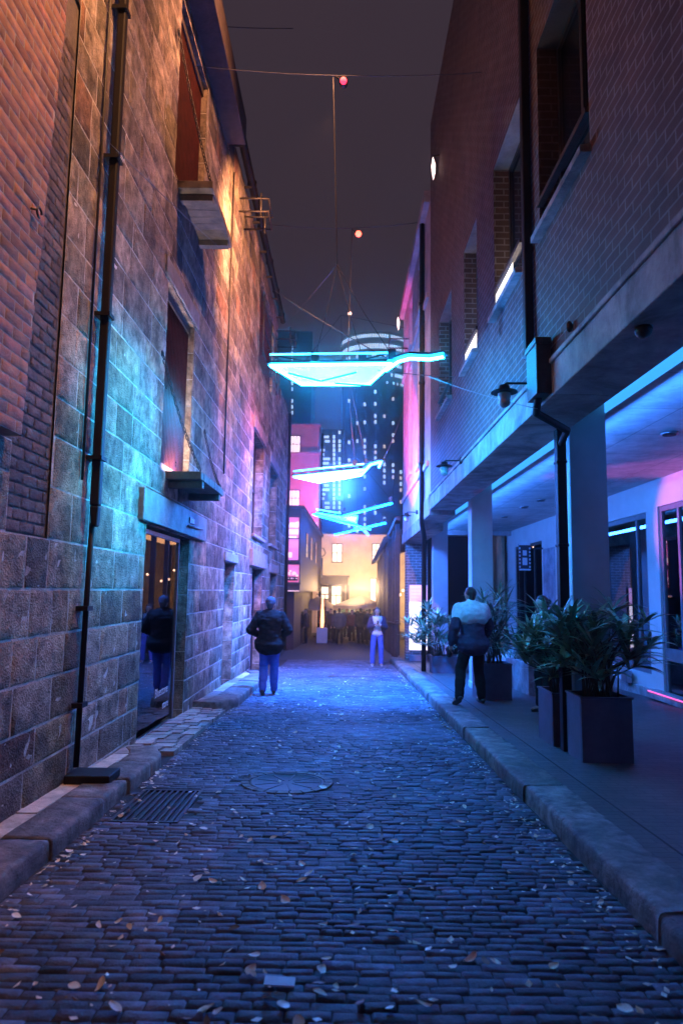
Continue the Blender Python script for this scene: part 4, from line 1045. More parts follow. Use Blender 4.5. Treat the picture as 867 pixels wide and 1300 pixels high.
def person(label, loc, rz, h=1.75, legs=None, arms=None, top=None, topk='jacket', trou=None, shoe=None, hair='short', hairm=HAIRD, girth=1.0,
           extra=(), vox=.010, face=True, headyaw=0, group=None, lean=0.0, hood=None, name='person', panel=None):
    t = thing(name, label, 'person', loc, group)
    k = h/1.75; T = Matrix.Translation(loc) @ Matrix.Rotation(rz, 4, 'Z') @ Matrix.Scale(k, 4)
    legs = legs or {'L': ((-.09, 0, .92), (-.10, .02, .50), (-.11, 0, .085)), 'R': ((.09, 0, .92), (.10, .02, .50), (.11, 0, .085))}
    arms = arms or {'L': ((-.19, 0, 1.41), (-.26, -.02, 1.13), (-.25, .06, .88)), 'R': ((.19, 0, 1.41), (.26, -.02, 1.13), (.25, .06, .88))}
    V = Vector; ln = V((0, lean, 0)); g = girth
    waist, chest, nk, hd = V((0, 0, 1.08))+ln*.25, V((0, 0, 1.32))+ln*.7, V((0, .0, 1.47))+ln, V((0, .02, 1.615))+ln*1.15
    arms = {s: [V(a)+ln*min(1, max(0, (a[2]-.95)/.45)) for a in p] for s, p in arms.items()}; legs = {s: [V(a) for a in p] for s, p in legs.items()}
    body = [(V((-.05, 0, .95)), V((.05, 0, .95)), .13*g, .13*g, .85), ((0, 0, .98), waist, .135*g, .125*g, .8), (waist, chest, .125*g, .15*g, .72), (chest+V((-.07, 0, .04)), chest+V((.07, 0, .04)), .11*g, .11*g, .8),
            (V((-.15, 0, 1.41))+ln*.9, V((.15, 0, 1.41))+ln*.9, .055, .055), (chest, nk, .08, .055), (nk, hd-V((0, .01, .06)), .056, .052)]
    hy = Matrix.Rotation(headyaw, 3, 'Z')
    hp = lambda x, y, z: hd + hy @ V((x, y, z))
    head = [(hp(0, -.018, .025), hp(0, .012, .03), .088, .086, 1.0), (hp(0, .035, -.055), hp(0, .045, -.075), .055, .045), (hp(0, .095, .005), hp(0, .112, -.022), .010, .014), (hp(.080, -.005, .01), hp(.085, -.012, -.03), .014, .010), (hp(-.080, -.005, .01), hp(-.085, -.012, -.03), .014, .010), (hp(-.03, .083, .03), hp(.03, .083, .03), .012, .012)]
    body += head
    for s, (a, b, c) in legs.items():
        sg = -1 if s == 'L' else 1
        body += [(a, b, .085, .056), (b, b.lerp(c, .35)+V((0, -.015, 0)), .054, .058), (b.lerp(c, .35)+V((0, -.015, 0)), c, .056, .038), (c+V((0, -.02, -.03)), c+V((0, .14, -.05)), .036, .028)]
    for s, (a, b, c) in arms.items():
        sg = -1 if s == 'L' else 1
        d = (c-b).normalized(); inn = V((-sg, 0, 0)); inn = (inn-d*inn.dot(d)).normalized(); sd = d.cross(inn)
        body += [(a, b, .052, .040), (b, b.lerp(c, .4), .041, .038), (b.lerp(c, .4), c, .038, .025), (c, c+d*.075, .027, .034, .6)]
        for i, (fl, of) in enumerate(((.070, -.026), (.080, -.009), (.075, .009), (.058, .026))):
            r0 = c+d*.085+sd*of; r1 = r0+d*fl*.5+inn*.012; r2 = r1+d*fl*.35+inn*.03
            body += [(r0-d*.02, r1, .0098, .009), (r1, r2, .009, .008)]
        th0 = c+d*.03+sd*(.028)*(1)+inn*.012; th1 = th0+d*.035+sd*.028+inn*.015; body += [(th0, th1, .012, .011), (th1, th1+d*.03+inn*.012, .010, .009)]
    bo = fuse('body', body, SKN, t, T, vox)
    # clothes
    if top:
        i = .022 if topk == 'shirt' else .042
        hem = .90 if topk != 'jacket' else .84
        cs = [(V((-.06*g, 0, hem+.06)), V((.06*g, 0, hem+.06)), .125*g+i+(.018 if topk == 'jacket' else 0), .125*g+i+(.018 if topk == 'jacket' else 0), .86), ((0, 0, hem+.10), waist, .138*g+i, .135*g+i, .86), (waist, chest, .13*g+i, .152*g+i, .78), (chest+V((-.07, 0, .04)), chest+V((.07, 0, .04)), .115*g+i, .115*g+i, .82),
              (V((-.16, 0, 1.41))+ln*.9, V((.16, 0, 1.41))+ln*.9, .062+i*.6, .062+i*.6), (chest+V((0, 0, .05)), nk-V((0, 0, .0)), .08+i*.5, .062+i*.3)]
        for s, (a, b, c) in arms.items(): cs += [(a, b, .058+i*.75, .048+i*.8), (b, b.lerp(c, .92), .049+i*.8, .036+i*.55)]
        fuse(topk, cs, top, t, T, vox*1.3, folds=.008 if topk == 'shirt' else .014)
    if hood:
        cs = [(V((-.075, -.012, 1.34))+ln*.85, V((.075, -.012, 1.34))+ln*.85, .205, .205, .93), (V((-.17, 0, 1.405))+ln, V((.17, 0, 1.405))+ln, .098, .098), (V((-.05, -.075, 1.47))+ln, V((.05, -.075, 1.47))+ln, .075, .075), (V((0, .0, 1.40))+ln, V((0, 0, 1.50))+ln, .10, .085)]
        for s, (a, b, c) in arms.items(): cs.append((a, a.lerp(b, .38), .108, .098))
        fuse('hood', cs, hood, t, T, vox*1.3, folds=.007)
    if trou:
        cs = [(V((-.05, 0, .95)), V((.05, 0, .95)), .138*g, .138*g, .86)]
        for s, (a, b, c) in legs.items(): cs += [(a, b, .100*(.6+.4*g), .082), (b, b.lerp(c, .45)+V((0, -.008, 0)), .082, .080), (b.lerp(c, .45)+V((0, -.008, 0)), c, .080, .066)]
        fuse('trousers', cs, trou, t, T, vox*1.3, folds=.009)
    if shoe:
        for s, (a, b, c) in legs.items():
            dd = (b-c).normalized(); fw = V((0, 1, 0)); fw = (fw-dd*fw.dot(dd)).normalized(); dn = -dd
            fuse('shoe', [(c+dn*.045-fw*.035, c+dn*.055+fw*.13, .042, .034, .8), (c+dn*.01, c+dn*.045+fw*.02, .045, .045), (c+dn*.068-fw*.04, c+dn*.068+fw*.15, .022, .022, 2.0)], shoe, t, T, .009)
    if hair == 'short': cs = [(hp(0, -.03, .045), hp(0, -.005, .065), .088, .082), (hp(0, -.05, .0), hp(0, -.06, -.03), .068, .05)]
    elif hair == 'cap': cs = [(hp(0, -.02, .05), hp(0, .0, .06), .096, .093), (hp(0, -.05, .01), hp(0, -.06, -.04), .075, .058)]
    elif hair == 'bun': cs = [(hp(0, -.02, .045), hp(0, -.005, .06), .092, .088), (hp(0, -.06, .0), hp(0, -.06, -.03), .07, .05), (hp(0, -.12, .05), hp(0, -.13, .04), .04, .04)]
    else: cs = [(hp(0, -.02, .045), hp(0, -.005, .06), .093, .089), (hp(-.06, -.04, .0), hp(-.075, -.02, -.20), .05, .035), (hp(.06, -.04, .0), hp(.075, -.02, -.20), .05, .035), (hp(0, -.06, .0), hp(0, -.06, -.2), .07, .05)]
    fuse('hair', cs, hairm, t, T, .011, folds=.004)
    if face:
        for x in (-.031, .031):
            m = MB(); m.ball(hp(x, .086, .012), (.012, .007, .008), 8, 6)
            for q in range(len(m.v)): m.v[q] = T @ m.v[q]
            m.build('eye', EYEM, bo)
        m = MB(); m.ball(hp(0, .088, -.062), (.024, .008, .008), 10, 6)
        for q in range(len(m.v)): m.v[q] = T @ m.v[q]
        m.build('mouth', LIPM, bo)
    for nm, cs, mt in extra: fuse(nm, cs, mt, t, T, .009)
    return t
BLK = cloth('black_jacket', (.008, .007, .008)); NAVY = cloth('navy_jacket', (.05, .045, .085)); DEN = cloth('blue_denim', (.08, .13, .42)); BLKT = cloth('black_trousers', (.014, .013, .015))
PALE = cloth('pale_grey_hood', (.78, .80, .82)); WHT = cloth('white_cotton', (.62, .62, .62)); SHOED = M_('dark_shoe', (.03, .022, .02), .4, var=.2); SHOEW = M_('white_shoe', (.7, .7, .68), .5, var=.1)
walk1 = {'L': ((-.09, 0, .92), (-.10, .07, .50), (-.10, -.10, .10)), 'R': ((.09, 0, .92), (.09, .10, .51), (.09, .14, .085))}
arm1 = {'L': ((-.20, 0, 1.41), (-.35, -.02, 1.15), (-.17, .20, 1.02)), 'R': ((.20, 0, 1.41), (.34, .0, 1.15), (.16, .20, 1.02))}
p = on_ground(345, 876); PL = Vector((p.x+.02, 12.8, gz(12.8)+.005))
person('man in black puffer jacket and blue jeans walking away by the left wall', PL, .04, 1.77, walk1, arm1, BLK, 'jacket', DEN, SHOED, 'cap', M_('dark_knit_cap', (.03, .035, .06), .8, var=.2), 1.2, vox=.010, face=False)
walk2 = {'L': ((-.09, 0, .92), (-.17, .08, .50), (-.30, -.14, .14)), 'R': ((.09, 0, .92), (.12, .06, .50), (.19, .10, .085))}
arm2 = {'L': ((-.20, 0, 1.41), (-.31, -.03, 1.13), (-.33, .06, .89)), 'R': ((.20, 0, 1.41), (.30, .02, 1.15), (.26, .16, .95))}
PR = Vector((2.04, 10.9, gz(10.9)+.135))
bag = (('bag', [((-.33, .10, .83), (-.33, .16, .80), .045, .05), ((-.33, .12, .76), (-.33, .14, .72), .05, .045)], M_('dark_bag', (.02, .02, .022), .5, var=.2)),)
person('man in pale hooded navy jacket and black trousers walking away along the arcade', PR, .28, 1.80, walk2, arm2, NAVY, 'jacket', BLKT, SHOED, 'short', HAIRD, 1.12, bag, face=False, lean=.05, hood=PALE)
stand = {'L': ((-.09, 0, .92), (-.12, .03, .50), (-.13, -.01, .085)), 'R': ((.09, 0, .92), (.13, .03, .50), (.14, .0, .085))}
armp = {'L': ((-.17, 0, 1.40), (-.25, .03, 1.15), (-.07, .20, 1.22)), 'R': ((.17, 0, 1.40), (.25, .03, 1.15), (.07, .20, 1.22))}
PW = Vector((1.0, 20.2, gz(20.2)+.005))
phone = (('phone', [((0, .27, 1.24), (0, .29, 1.34), .03, .03, .3)], M_('phone_black', (.02, .02, .02), .2, var=0)),
         ('open_jacket', [((-.17, .02, 1.0), (-.16, .02, 1.36), .07, .075), ((.17, .02, 1.0), (.16, .02, 1.36), .07, .075), ((-.17, 0, 1.40), (-.25, .03, 1.15), .088, .078), ((.17, 0, 1.40), (.25, .03, 1.15), .088, .078), ((-.25, .03, 1.15), (-.10, .17, 1.21), .076, .06), ((.25, .03, 1.15), (.10, .17, 1.21), .076, .06), ((-.12, -.05, 1.0), (.12, -.05, 1.38), .12, .12, .6)], NAVY))
person('woman in white top and open dark jacket facing the camera with her phone', PW, PI, 1.68, stand, armp, WHT, 'shirt', DEN, SHOEW, 'long', M_('brown_hair', (.06, .04, .03), .5, var=.3), .88, phone)
# woman half hidden by the palms
PB = Vector((2.92, 10.1, gz(10.1)+.135))
person('person in white blouse with dark tied hair half hidden behind the palms', PB, 1.9, 1.66, None, None, WHT, 'shirt', BLKT, SHOED, 'bun', HAIRD, .95, vox=.013, face=False)
# the crowd at the end of the lane
GREYV = cloth('grey_vest', (.07, .075, .09)); DARKB = cloth('dark_brown_coat', (.035, .026, .026)); MAROON = cloth('maroon_top', (.10, .03, .03))
crowd = [(379, 33, 1.80, BLK, 'big person in black coat standing by the dark hanging building', 0.5, 'short', 1.2),
         (431, 34, 1.74, GREYV, 'person in grey vest straps over black standing right of the heater', .2, 'short', 1.1),
         (420, 37, 1.70, DARKB, 'person in dark coat half behind the grey vest wearer', 2.6, 'short', 1),
         (447, 36, 1.68, MAROON, 'person in maroon top in the crowd', 2.9, 'long', 1),
         (458, 34.5, 1.76, BLK, 'tall person in black in the middle of the crowd', .3, 'short', 1.15),
         (466, 37, 1.66, DARKB, 'person in dark brown coat facing out of the crowd', 3.0, 'long', 1),
         (469, 33.2, 1.72, BLKT, 'person in black nearest to the woman with the phone', .1, 'short', 1.1),
         (440, 39, 1.72, NAVY, 'person in navy at the back of the crowd', 3.1, 'short', 1),
         (412, 38.5, 1.78, BLKT, 'broad person in black behind the patio heater', .4, 'short', 1.2),
         (425, 36, 1.65, NAVY, 'short person in navy beside the grey vest wearer', 1.0, 'long', 1),
         (452, 38, 1.80, BLKT, 'tallest person in black at the back of the crowd', 2.8, 'short', 1.1),
         (475, 36, 1.74, BLK, 'person in black standing behind the woman with the phone', .6, 'short', 1.1),
         (389, 34.5, 1.70, DARKB, 'person in dark brown coat in the shade left of the heater', 1.5, 'short', 1.1),
         (462, 40, 1.75, NAVY, 'person in navy under the right umbrella', 3.0, 'short', 1),
         (493, 31, 1.70, DARKB, 'person in dark clothes under the timber pavilion', 1.2, 'short', 1)]
for (px, y, h, tp, lab, rz, hr, gi) in crowd:
    q = at_y(px, 780, y); person(lab, Vector((q.x, y, gz(y)+ (0.0 if px < 485 else .12))), rz, h, None, None, tp, 'jacket' if gi > 1.05 else 'shirt', BLKT, SHOED, hr, HAIRD, gi, vox=.02, face=rz > 2, group='people crowded at the end of the lane')
# ------------------------------------------------------------------ fallen leaves and litter
LEAFC = [M_('dry_leaf_tan', (.66, .50, .32), .55, var=.4, vscale=25, spec=.5), M_('dry_leaf_pale', (.80, .72, .60), .5, var=.3, vscale=25), M_('dry_leaf_brown', (.17, .09, .045), .6, var=.4, vscale=25)]
def leaf_mesh(i, rg):
    m = MB(); L = 1.0; w = rg.uniform(.22, .36); q = 6; curl = rg.uniform(.05, .35); tw = rg.uniform(-.5, .5)
    for j in range(q+1):
        u = j/q; ww = w*math.sin(PI*(u**.8))**.75+.012; x = (u-.5)*L
        z = curl*(u-.5)**2*2+.03*math.sin(u*5)
        for e in (-1, -.5, 0, .5, 1):
            m.v.append(Vector((x, e*ww+.08*math.sin(u*3), z+abs(e)**1.5*.14*w*4*curl*2+.05+tw*.12*e*(u-.5)+.012*rg.uniform(-1, 1))))
    for j in range(q):
        for e in range(4): m.face((j*5+e, (j+1)*5+e, (j+1)*5+e+1, j*5+e+1), 0, sm=True)
    return m.mesh('leaf_shape_%d' % i, LEAFC[i % 3])
def leaves():
    rg = random.Random(77); ms = [leaf_mesh(i, rg) for i in range(9)]
    spots = []
    def add(x, y, s, kind): spots.append((x, y, s, kind))
    while len([1 for s in spots if s[3] == 'mid']) < 215:
        y = 2.3+14*rg.random()**1.6; x = rg.triangular(-1.65, 1.45, -.25)
        if rg.random() > .85-.25*(x > .6): continue
        if noise.noise(Vector((x*1.3, y*.8, 4))) < -.22: continue
        add(x, y, rg.uniform(.028, .08), 'mid')
    for i in range(38): add(-1.70+abs(rg.gauss(0, .06)), rg.uniform(2.9, 7), rg.uniform(.03, .06), 'lg')
    for i in range(34): add(1.44-abs(rg.gauss(0, .10)), rg.uniform(8.3, 14.5), rg.uniform(.04, .075), 'rg')
    for i in range(12): add(1.42-abs(rg.gauss(0, .09)), rg.uniform(3.8, 6), rg.uniform(.03, .05), 'rn')
    for i in range(7): add(rg.uniform(DRAIN[0], DRAIN[1]), rg.uniform(DRAIN[2], DRAIN[3]), rg.uniform(.05, .08), 'dr')
    labs = {'mid': ('pale dry fallen leaf lying on the cobbles of the lane', 'brown curled fallen leaf lying on the cobbles of the lane', 'tan fallen leaf lying flat on the cobbles of the lane'),
            'lg': ('dry leaf in the gutter along the left kerb',)*3, 'rg': ('dark leaf in the drift against the right kerb',)*3, 'rn': ('small pale leaf in the near gutter of the right kerb',)*3, 'dr': ('leaf caught on the kerbside drain grate',)*3}
    grp = {'mid': 'fallen leaves on the cobbles', 'lg': 'leaves along the left kerb', 'rg': 'leaf drift against the right kerb', 'rn': 'leaves in the near right gutter', 'dr': 'leaves on the drain grate'}
    for (x, y, s, k) in spots[:298]:
        i = rg.choice((0, 1, 1, 3, 4, 4, 6, 7, 7, 5)) if k != 'rg' else rg.choice((2, 5, 8, 0, 2))
        o = bpy.data.objects.new('fallen_leaf', ms[i]); COL.objects.link(o)
        o.location = (x, y, gz(y)+.012); o.scale = (s, s, s); o.rotation_euler = (rg.uniform(-.4, .4), rg.uniform(-.4, .4), rg.uniform(0, 6.28))
        tag(o, labs[k][(1, 0, 2)[i % 3] if k == 'mid' and False else {0: 2, 1: 0, 2: 1}[i % 3]], 'leaf', grp[k])
    # the countless crumbs of leaf and dust between them
    m = MB()
    for _ in range(1900):
        y = 2.2+17*rg.random()**1.3; x = rg.uniform(-1.7, 1.48) if rg.random() < .6 else (1.46-abs(rg.gauss(0, .1)) if rg.random() < .6 else -1.72+abs(rg.gauss(0, .06)))
        s = rg.uniform(.008, .026); a = rg.uniform(0, 6.3); d = Vector((math.cos(a), math.sin(a), 0))*s; e = Vector((-d.y, d.x, 0))*rg.uniform(.3, .7); c = Vector((x, y, gz(y)+.014))
        u = Vector((0, 0, s*rg.uniform(.1, .5)))
        m.poly([c-d, c+e-u*.2, c+d*.9+u, c-e+u*.4], rg.choice((0, 1, 1, 2)))
    o = m.build('leaf_litter', LEAFC); o['kind'] = 'stuff'
    p = on_ground(355, 1251); m = MB(); m.box(p.x-.062, p.x+.062, p.y-.032, p.y+.032, p.z+.012, p.z+.018)
    for i in range(len(m.v)):
        v = m.v[i]; m.v[i] = Vector((v.x, v.y, v.z+.004*math.sin(v.x*40)))
    o = m.build('paper_slip', M_('pale_paper', (.5, .5, .55), .6, var=.1)); tag(o, 'small pale rectangular slip of paper on the nearest cobbles', 'paper')
leaves()

# ------------------------------------------------------------------ the end of the lane
def win_pane(B, x0, x1, y, z0, z1, mat_, nx=2, nz=2, name='window', fm=FRAME):
    m = MB(); f = .05
    m.box(x0-f, x1+f, y-.05, y+.03, z1, z1+f); m.box(x0-f*1.6, x1+f*1.6, y-.09, y+.03, z0-f*1.5, z0); m.box(x0-f, x0, y-.05, y+.03, z0, z1); m.box(x1, x1+f, y-.05, y+.03, z0, z1)
    for i in range(1, nx): x = x0+(x1-x0)*i/nx; m.box(x-.018, x+.018, y-.045, y-.02, z0, z1)
    for i in range(1, nz): z = z0+(z1-z0)*i/nz; m.box(x0, x1, y-.047, y-.022, z-.022, z+.022)
    w = m.build(name, fm, B); m = MB(); m.box(x0, x1, y-.018, y-.008, z0, z1); m.build('pane', mat_, w); return w
WARM = glow('warm_lit_window', (1, .74, .50), 1.5)
WARM2 = glow('dim_warm_window', (1, .55, .40), .75)
PINKW = glow('pink_white_window', (1, .80, .82), 1.3)
def far_end():
    # yellow house
    Y = 47.0; B = thing('yellow_house', 'flat topped yellow house with lit sash windows at the end of the lane', 'building', (1, Y, gz(Y)))
    yel = M_('yellow_render', (.66, .52, .36), .8, var=.15, vscale=1.2, bump=.3, bscale=15)
    tp = at_y(450, 681, Y).z; m = MB(); m.box(-6, 9, Y, Y+8, -1.4, tp); m.build('wall', yel, B)
    m = MB(); m.box(-6.1, 9.1, Y-.12, Y+8.1, tp, tp+.14); m.build('parapet', yel, B)
    def wp(px0, px1, py0, py1, mt, **k):
        a = at_y(px0, py1, Y); b = at_y(px1, py0, Y); win_pane(B, a.x, b.x, Y, a.z, b.z, mt, **k)
    wp(422, 434, 691, 713, WARM, nx=2, nz=2); wp(473, 486, 691, 713, WARM, nx=3, nz=3); wp(470, 477, 735, 770, WARM, nx=1, nz=2); wp(408, 417, 745, 760, WARM, nx=1, nz=1); wp(421, 433, 744, 768, WARM, nx=2, nz=2)
    a = at_y(400, 742, Y-1); b = at_y(442, 733, Y-1); m = MB(); m.box(a.x, b.x, Y-1.2, Y-.06, a.z, b.z); m.box(a.x-.08, b.x+.08, Y-1.28, Y-.06, b.z, b.z+.12); po = m.build('porch_roof', DTIMBER, B)
    m = MB()
    for px in (419, 436, 441): q = at_y(px, 760, Y-1); m.box(q.x-.11, q.x+.11, Y-1.1, Y-.9, -1.2, a.z-.002)
    m.build('porch_post', DTIMBER, po)
    # pink house on the left
    Y2 = 44.0; B = thing('pink_house', 'tall pink lit house with a ledge behind the dark hanging building', 'building', (-3, Y2, gz(Y2)))
    pk = M_('house_render', (.55, .40, .42), .8, var=.12, vscale=1.5, bump=.2, bscale=12)
    x1 = at_y(405, 600, Y2).x; tp = at_y(390, 541, Y2).z; lz = at_y(390, 577, Y2).z
    m = MB(); m.box(-12, x1, Y2, Y2+2.9, -1.4, lz); m.box(-12, x1-.05, Y2+.12, Y2+2.9, lz+.14, tp); m.build('wall', pk, B)
    m = MB(); m.box(-12, x1+.1, Y2-.1, Y2+2.9, lz+.002, lz+.138); m.box(-12, x1+.05, Y2, Y2+2.9, tp, tp+.15); m.build('ledge', pk, B)
    for (a0, a1, b0, b1, yy) in ((368, 381, 554, 574, Y2+.12), (366, 380, 623, 642, Y2)):
        a = at_y(a0, b1, yy); b = at_y(a1, b0, yy); win_pane(B, a.x, b.x, yy, a.z, b.z, PINKW, nx=3, nz=2)
    q = at_y(407, 650, Y2-1); m = MB(); m.tube([(q.x, Y2-.1, tp-.5), (q.x, Y2-.1, -1)], .07, 8); m.build('downpipe', PIPEM, B)
    # dark hanging building with red lit windows
    B = thing('dark_hanging_building', 'dark boxy building overhanging the lane with red lit front windows', 'building', (-3, 28, gz(28)))
    Yb = 28.0; xr = at_y(381.5, 700, Yb).x; zt = at_y(375, 646, Yb).z; zb = at_y(375, 751, Yb).z
    xr2 = at_y(408, 700, 43).x
    DK = M_('dark_cladding', (.035, .028, .032), .6, var=.3, vscale=3, bump=.3, bscale=10)
    m = MB()
    m.prism([(-8, Yb, zb), (xr, Yb, zb), (xr2, 43, zb), (-8, 43, zb)], (0, 0, zt-zb)); m.build('upper_storey', DK, B)
    m = MB(); m.prism([(-8, Yb-.1, zt), (xr+.12, Yb-.1, zt), (xr2+.12, 43, zt), (-8, 43, zt)], (0, 0, .14)); m.build('roof', DK, B)
    m = MB(); m.prism([(-8, Yb+.5, -1.3), (xr-.25, Yb+.5, -1.3), (xr2-.5, 43, -1.3), (-8, 43, -1.3)], (0, 0, zb+1.298)); m.build('lower_storey', M_('dark_plum_wall', (.045, .028, .035), .7, var=.2), B)
    red = [glow('red_lit_window', (1, .035, .06), .75), glow('pink_lit_shelves', (1, .62, .52), 1.25), glow('coral_lit_window', (1, .13, .12), .9)]
    for (a0, a1, b0, b1) in ((365.5, 380, 657, 711), (365.5, 380, 717, 739)):
        a = at_y(a0, b1, Yb); b = at_y(a1, b0, Yb); w = win_pane(B, a.x, b.x, Yb-.01, a.z, b.z, red[0], nx=1, nz=2 if b1 < 712 else 1)
        h = b.z-a.z; m = MB(); rg = random.Random(4 if b1 < 712 else 9)
        if b1 < 712:
            for (u0, u1, v0, v1, k) in ((.04, .95, .76, .88, 1), (.0, .96, .60, .72, 1), (.05, .8, .50, .56, 1), (.1, .95, .28, .46, 2), (0, .38, .06, .18, 1), (.75, .97, .78, .9, 1)): m.box(a.x+(b.x-a.x)*u0, a.x+(b.x-a.x)*u1, Yb-.045+.002*k, Yb-.032, a.z+h*v0, a.z+h*v1, k)
        else:
            for i in range(7): u = rg.uniform(0, .8); v = rg.uniform(.3, .62); m.box(a.x+(b.x-a.x)*u, a.x+(b.x-a.x)*(u+.2), Yb-.045-.0015*i, Yb-.032, a.z+h*v, a.z+h*(v+.1), 1)
        m.build('lit_shelves', red, w)
    m = MB(); a = at_y(362, 756, Yb); m.box(a.x, at_y(380, 750, Yb).x, Yb-.06, Yb-.002, zb+.002, zb+.05); m.build('soffit_light', glow('soffit_strip', (1, .5, .3), .8), B)
    for i, y in enumerate((30.6, 33.4, 37)):
        x = xr+(xr2-xr)*(y-28)/15+.012; m = MB(); m.box(x-.02, x+.02, y, y+1.5, 3.0, 4.1); m.build('side_window', DGLASS, B)
    m = MB(); m.box(-2.33, -1.86, 27.9, 27.94, at_y(370, 737, 27.9).z, at_y(370, 732, 27.9).z); sg = m.build('shop_sign', BLACK, B)
    m = MB()
    for i, w in enumerate((.05, .10, .03, .08)): x = -2.25+i*.10; z = at_y(370, 735, 27.9).z; m.box(x, x+w*.8, 27.885, 27.894, z, z+.05)
    m.build('sign_lettering', WARM2, sg)
    # hanging banner sign right of it
    Ys = 44.5; a = at_y(403, 737, Ys); b = at_y(410, 708, Ys); t = thing('hanging_banner', 'narrow black banner hanging in front of the yellow house', 'sign', (a.x, Ys, a.z))
    m = MB(); m.box(a.x, b.x, Ys-.04, Ys, a.z, b.z); m.build('board', BLACK, t); m = MB(); c = Vector(((a.x+b.x)/2, Ys-.02, b.z)); m.tube([c+Vector((-.25, 0, .1)), c+Vector((.2, 0, .1)), c+Vector((.33, 0, .3)), c+Vector((.2, 0, .6)), c+Vector((0, 0, .65))], .03, 6); m.tube([c, c+Vector((0, 0, .1))], .02, 6); m.build('bracket', IRON, t)
    # timber pavilion on the right
    t = thing('timber_pavilion', 'dark timber pavilion with sloping slats and warm lamps on the right behind the brick pier', 'pavilion', (1.9, 30, gz(30)))
    for (y, h, x) in ((23.3, 3.9, 1.75), (25.2, 3.75, 1.78), (27.6, 3.6, 1.78), (30.5, 3.45, 1.80), (34.0, 3.3, 1.82), (38.0, 3.15, 1.85)): m = MB(); m.box(x, x+.16, y, y+.16, gz(y)-.02, h); m.build('post', DTIMBER, t)
    for (xa, y0_) in ((4.9, 23.3), (4.9, 30.5), (4.9, 38.0)): m = MB(); m.box(xa, xa+.16, y0_, y0_+.16, gz(y0_)-.02, 4.9); m.build('post', DTIMBER, t)
    m = MB()
    for i in range(30):
        y = 26.8+i*.4; z = 3.75-(y-24)*.045; m.prism([(1.55, y, z-.12), (5.1, y, z+1.3), (5.1, y, z+1.42), (1.55, y, z)], (0, .09, 0))
    m.prism([(1.70, 22.6, 3.85), (1.86, 22.6, 3.85), (1.90, 38.5, 3.05), (1.74, 38.5, 3.05)], (0, 0, .14)); m.build('roof_slats', DTIMBER, t)
    m = MB()
    for (ya, yb, z0, z1) in ((27.7, 30.4, .4, 3.42), (30.7, 33.9, .4, 3.28), (34.2, 37.9, .4, 3.12)):
        n = int((yb-ya)/.24)
        for i in range(n): m.box(1.83, 1.87, ya+i*.24, ya+i*.24+.20, z0, z1)
    m.build('slat_screen', DTIMBER, t)
    m = MB()
    for i in range(26): y = 22.9+i*.3; m.box(1.80, 1.84, y, y+.03, gz(y), .42-SLOPE*(y-23))
    m.prism([(1.77, 22.6, .43), (1.88, 22.6, .43), (1.88, 38, .43-.5), (1.77, 38, .43-.5)], (0, 0, .05)); m.build('balustrade', DTIMBER, t)
    m = MB(); rg = random.Random(2)
    for i in range(16): m.ball((rg.uniform(2.2, 4.6), 23.2+i*.75, rg.uniform(1.3, 3.2)), .055, 8, 5)
    m.build('lamp_globe', glow('pavilion_lamp', (1, .55, .35), 9), t)
    m = MB(); m.box(5.2, 5.3, 22.6, 40, -1.2, 4.6); m.build('back_wall', M_('pavilion_back', (.5, .33, .2), .8, var=.3, vscale=2), t)
    # two cream umbrellas
    cream = canvas_mat()
    for i, (px, py, y, r, lab) in enumerate(((457, 755, 39, 1.55, 'cream market umbrella right of centre over the crowd'), (404, 757, 40, 1.25, 'cream market umbrella behind the patio heater'))):
        q = at_y(px, py, y); t = thing('market_umbrella', lab, 'umbrella', (q.x, y, gz(y)), 'cream market umbrellas over the crowd')
        m = MB(); n0 = len(m.v); m.v.append(q.copy())
        for k in range(8): a = 2*PI*k/8+.2; m.v.append(q+Vector((r*math.cos(a), r*math.sin(a), -.62)))
        for k in range(8): a = 2*PI*k/8+.2; m.v.append(q+Vector((r*math.cos(a), r*math.sin(a), -.78)))
        for k in range(8): j = (k+1) % 8; m.face((0, 1+k, 1+j)); m.face((1+k, 9+k, 9+j, 1+j))
        m.build('canopy', cream, t); m = MB(); m.tube([(q.x, y, gz(y)), q], .03, 8); m.lathe((q.x, y, gz(y)), [(.25, 0), (.25, .06), (.05, .08)], 14); m.build('pole', DTIMBER, t)
    # patio heater
    y = 35.0; q = at_y(409, 797, y); g = gz(y); t = thing('patio_heater', 'pyramid patio heater with a tall orange flame and blue lit base', 'heater', (q.x, y, g))
    m = MB(); m.box(q.x-.27, q.x+.27, y-.27, y+.27, g, q.z); m.build('base', M_('heater_base', (.5, .52, .55), .4, var=.1), t, bevel=.02)
    zt = at_y(409, 755, y).z; m = MB()
    for sx in (-1, 1):
        for sy in (-1, 1): m.tube([(q.x+sx*.24, y+sy*.24, q.z), (q.x+sx*.10, y+sy*.10, zt)], .015, 6)
    m.prism([(q.x-.3, y-.3, zt), (q.x+.3, y-.3, zt), (q.x+.3, y+.3, zt), (q.x-.3, y+.3, zt)], (0, 0, .05)); m.build('cage', IRON, t)
    m = MB(); m.lathe((q.x, y, q.z), [(.06, .02), (.09, .3), (.075, .8), (.05, 1.2), (.015, (zt-q.z)*.95)], 12); m.build('flame', glow('heater_flame', (1, .33, .12), 4.5), t)
    # low hedge behind the crowd
    t = MB(); rg = random.Random(15)
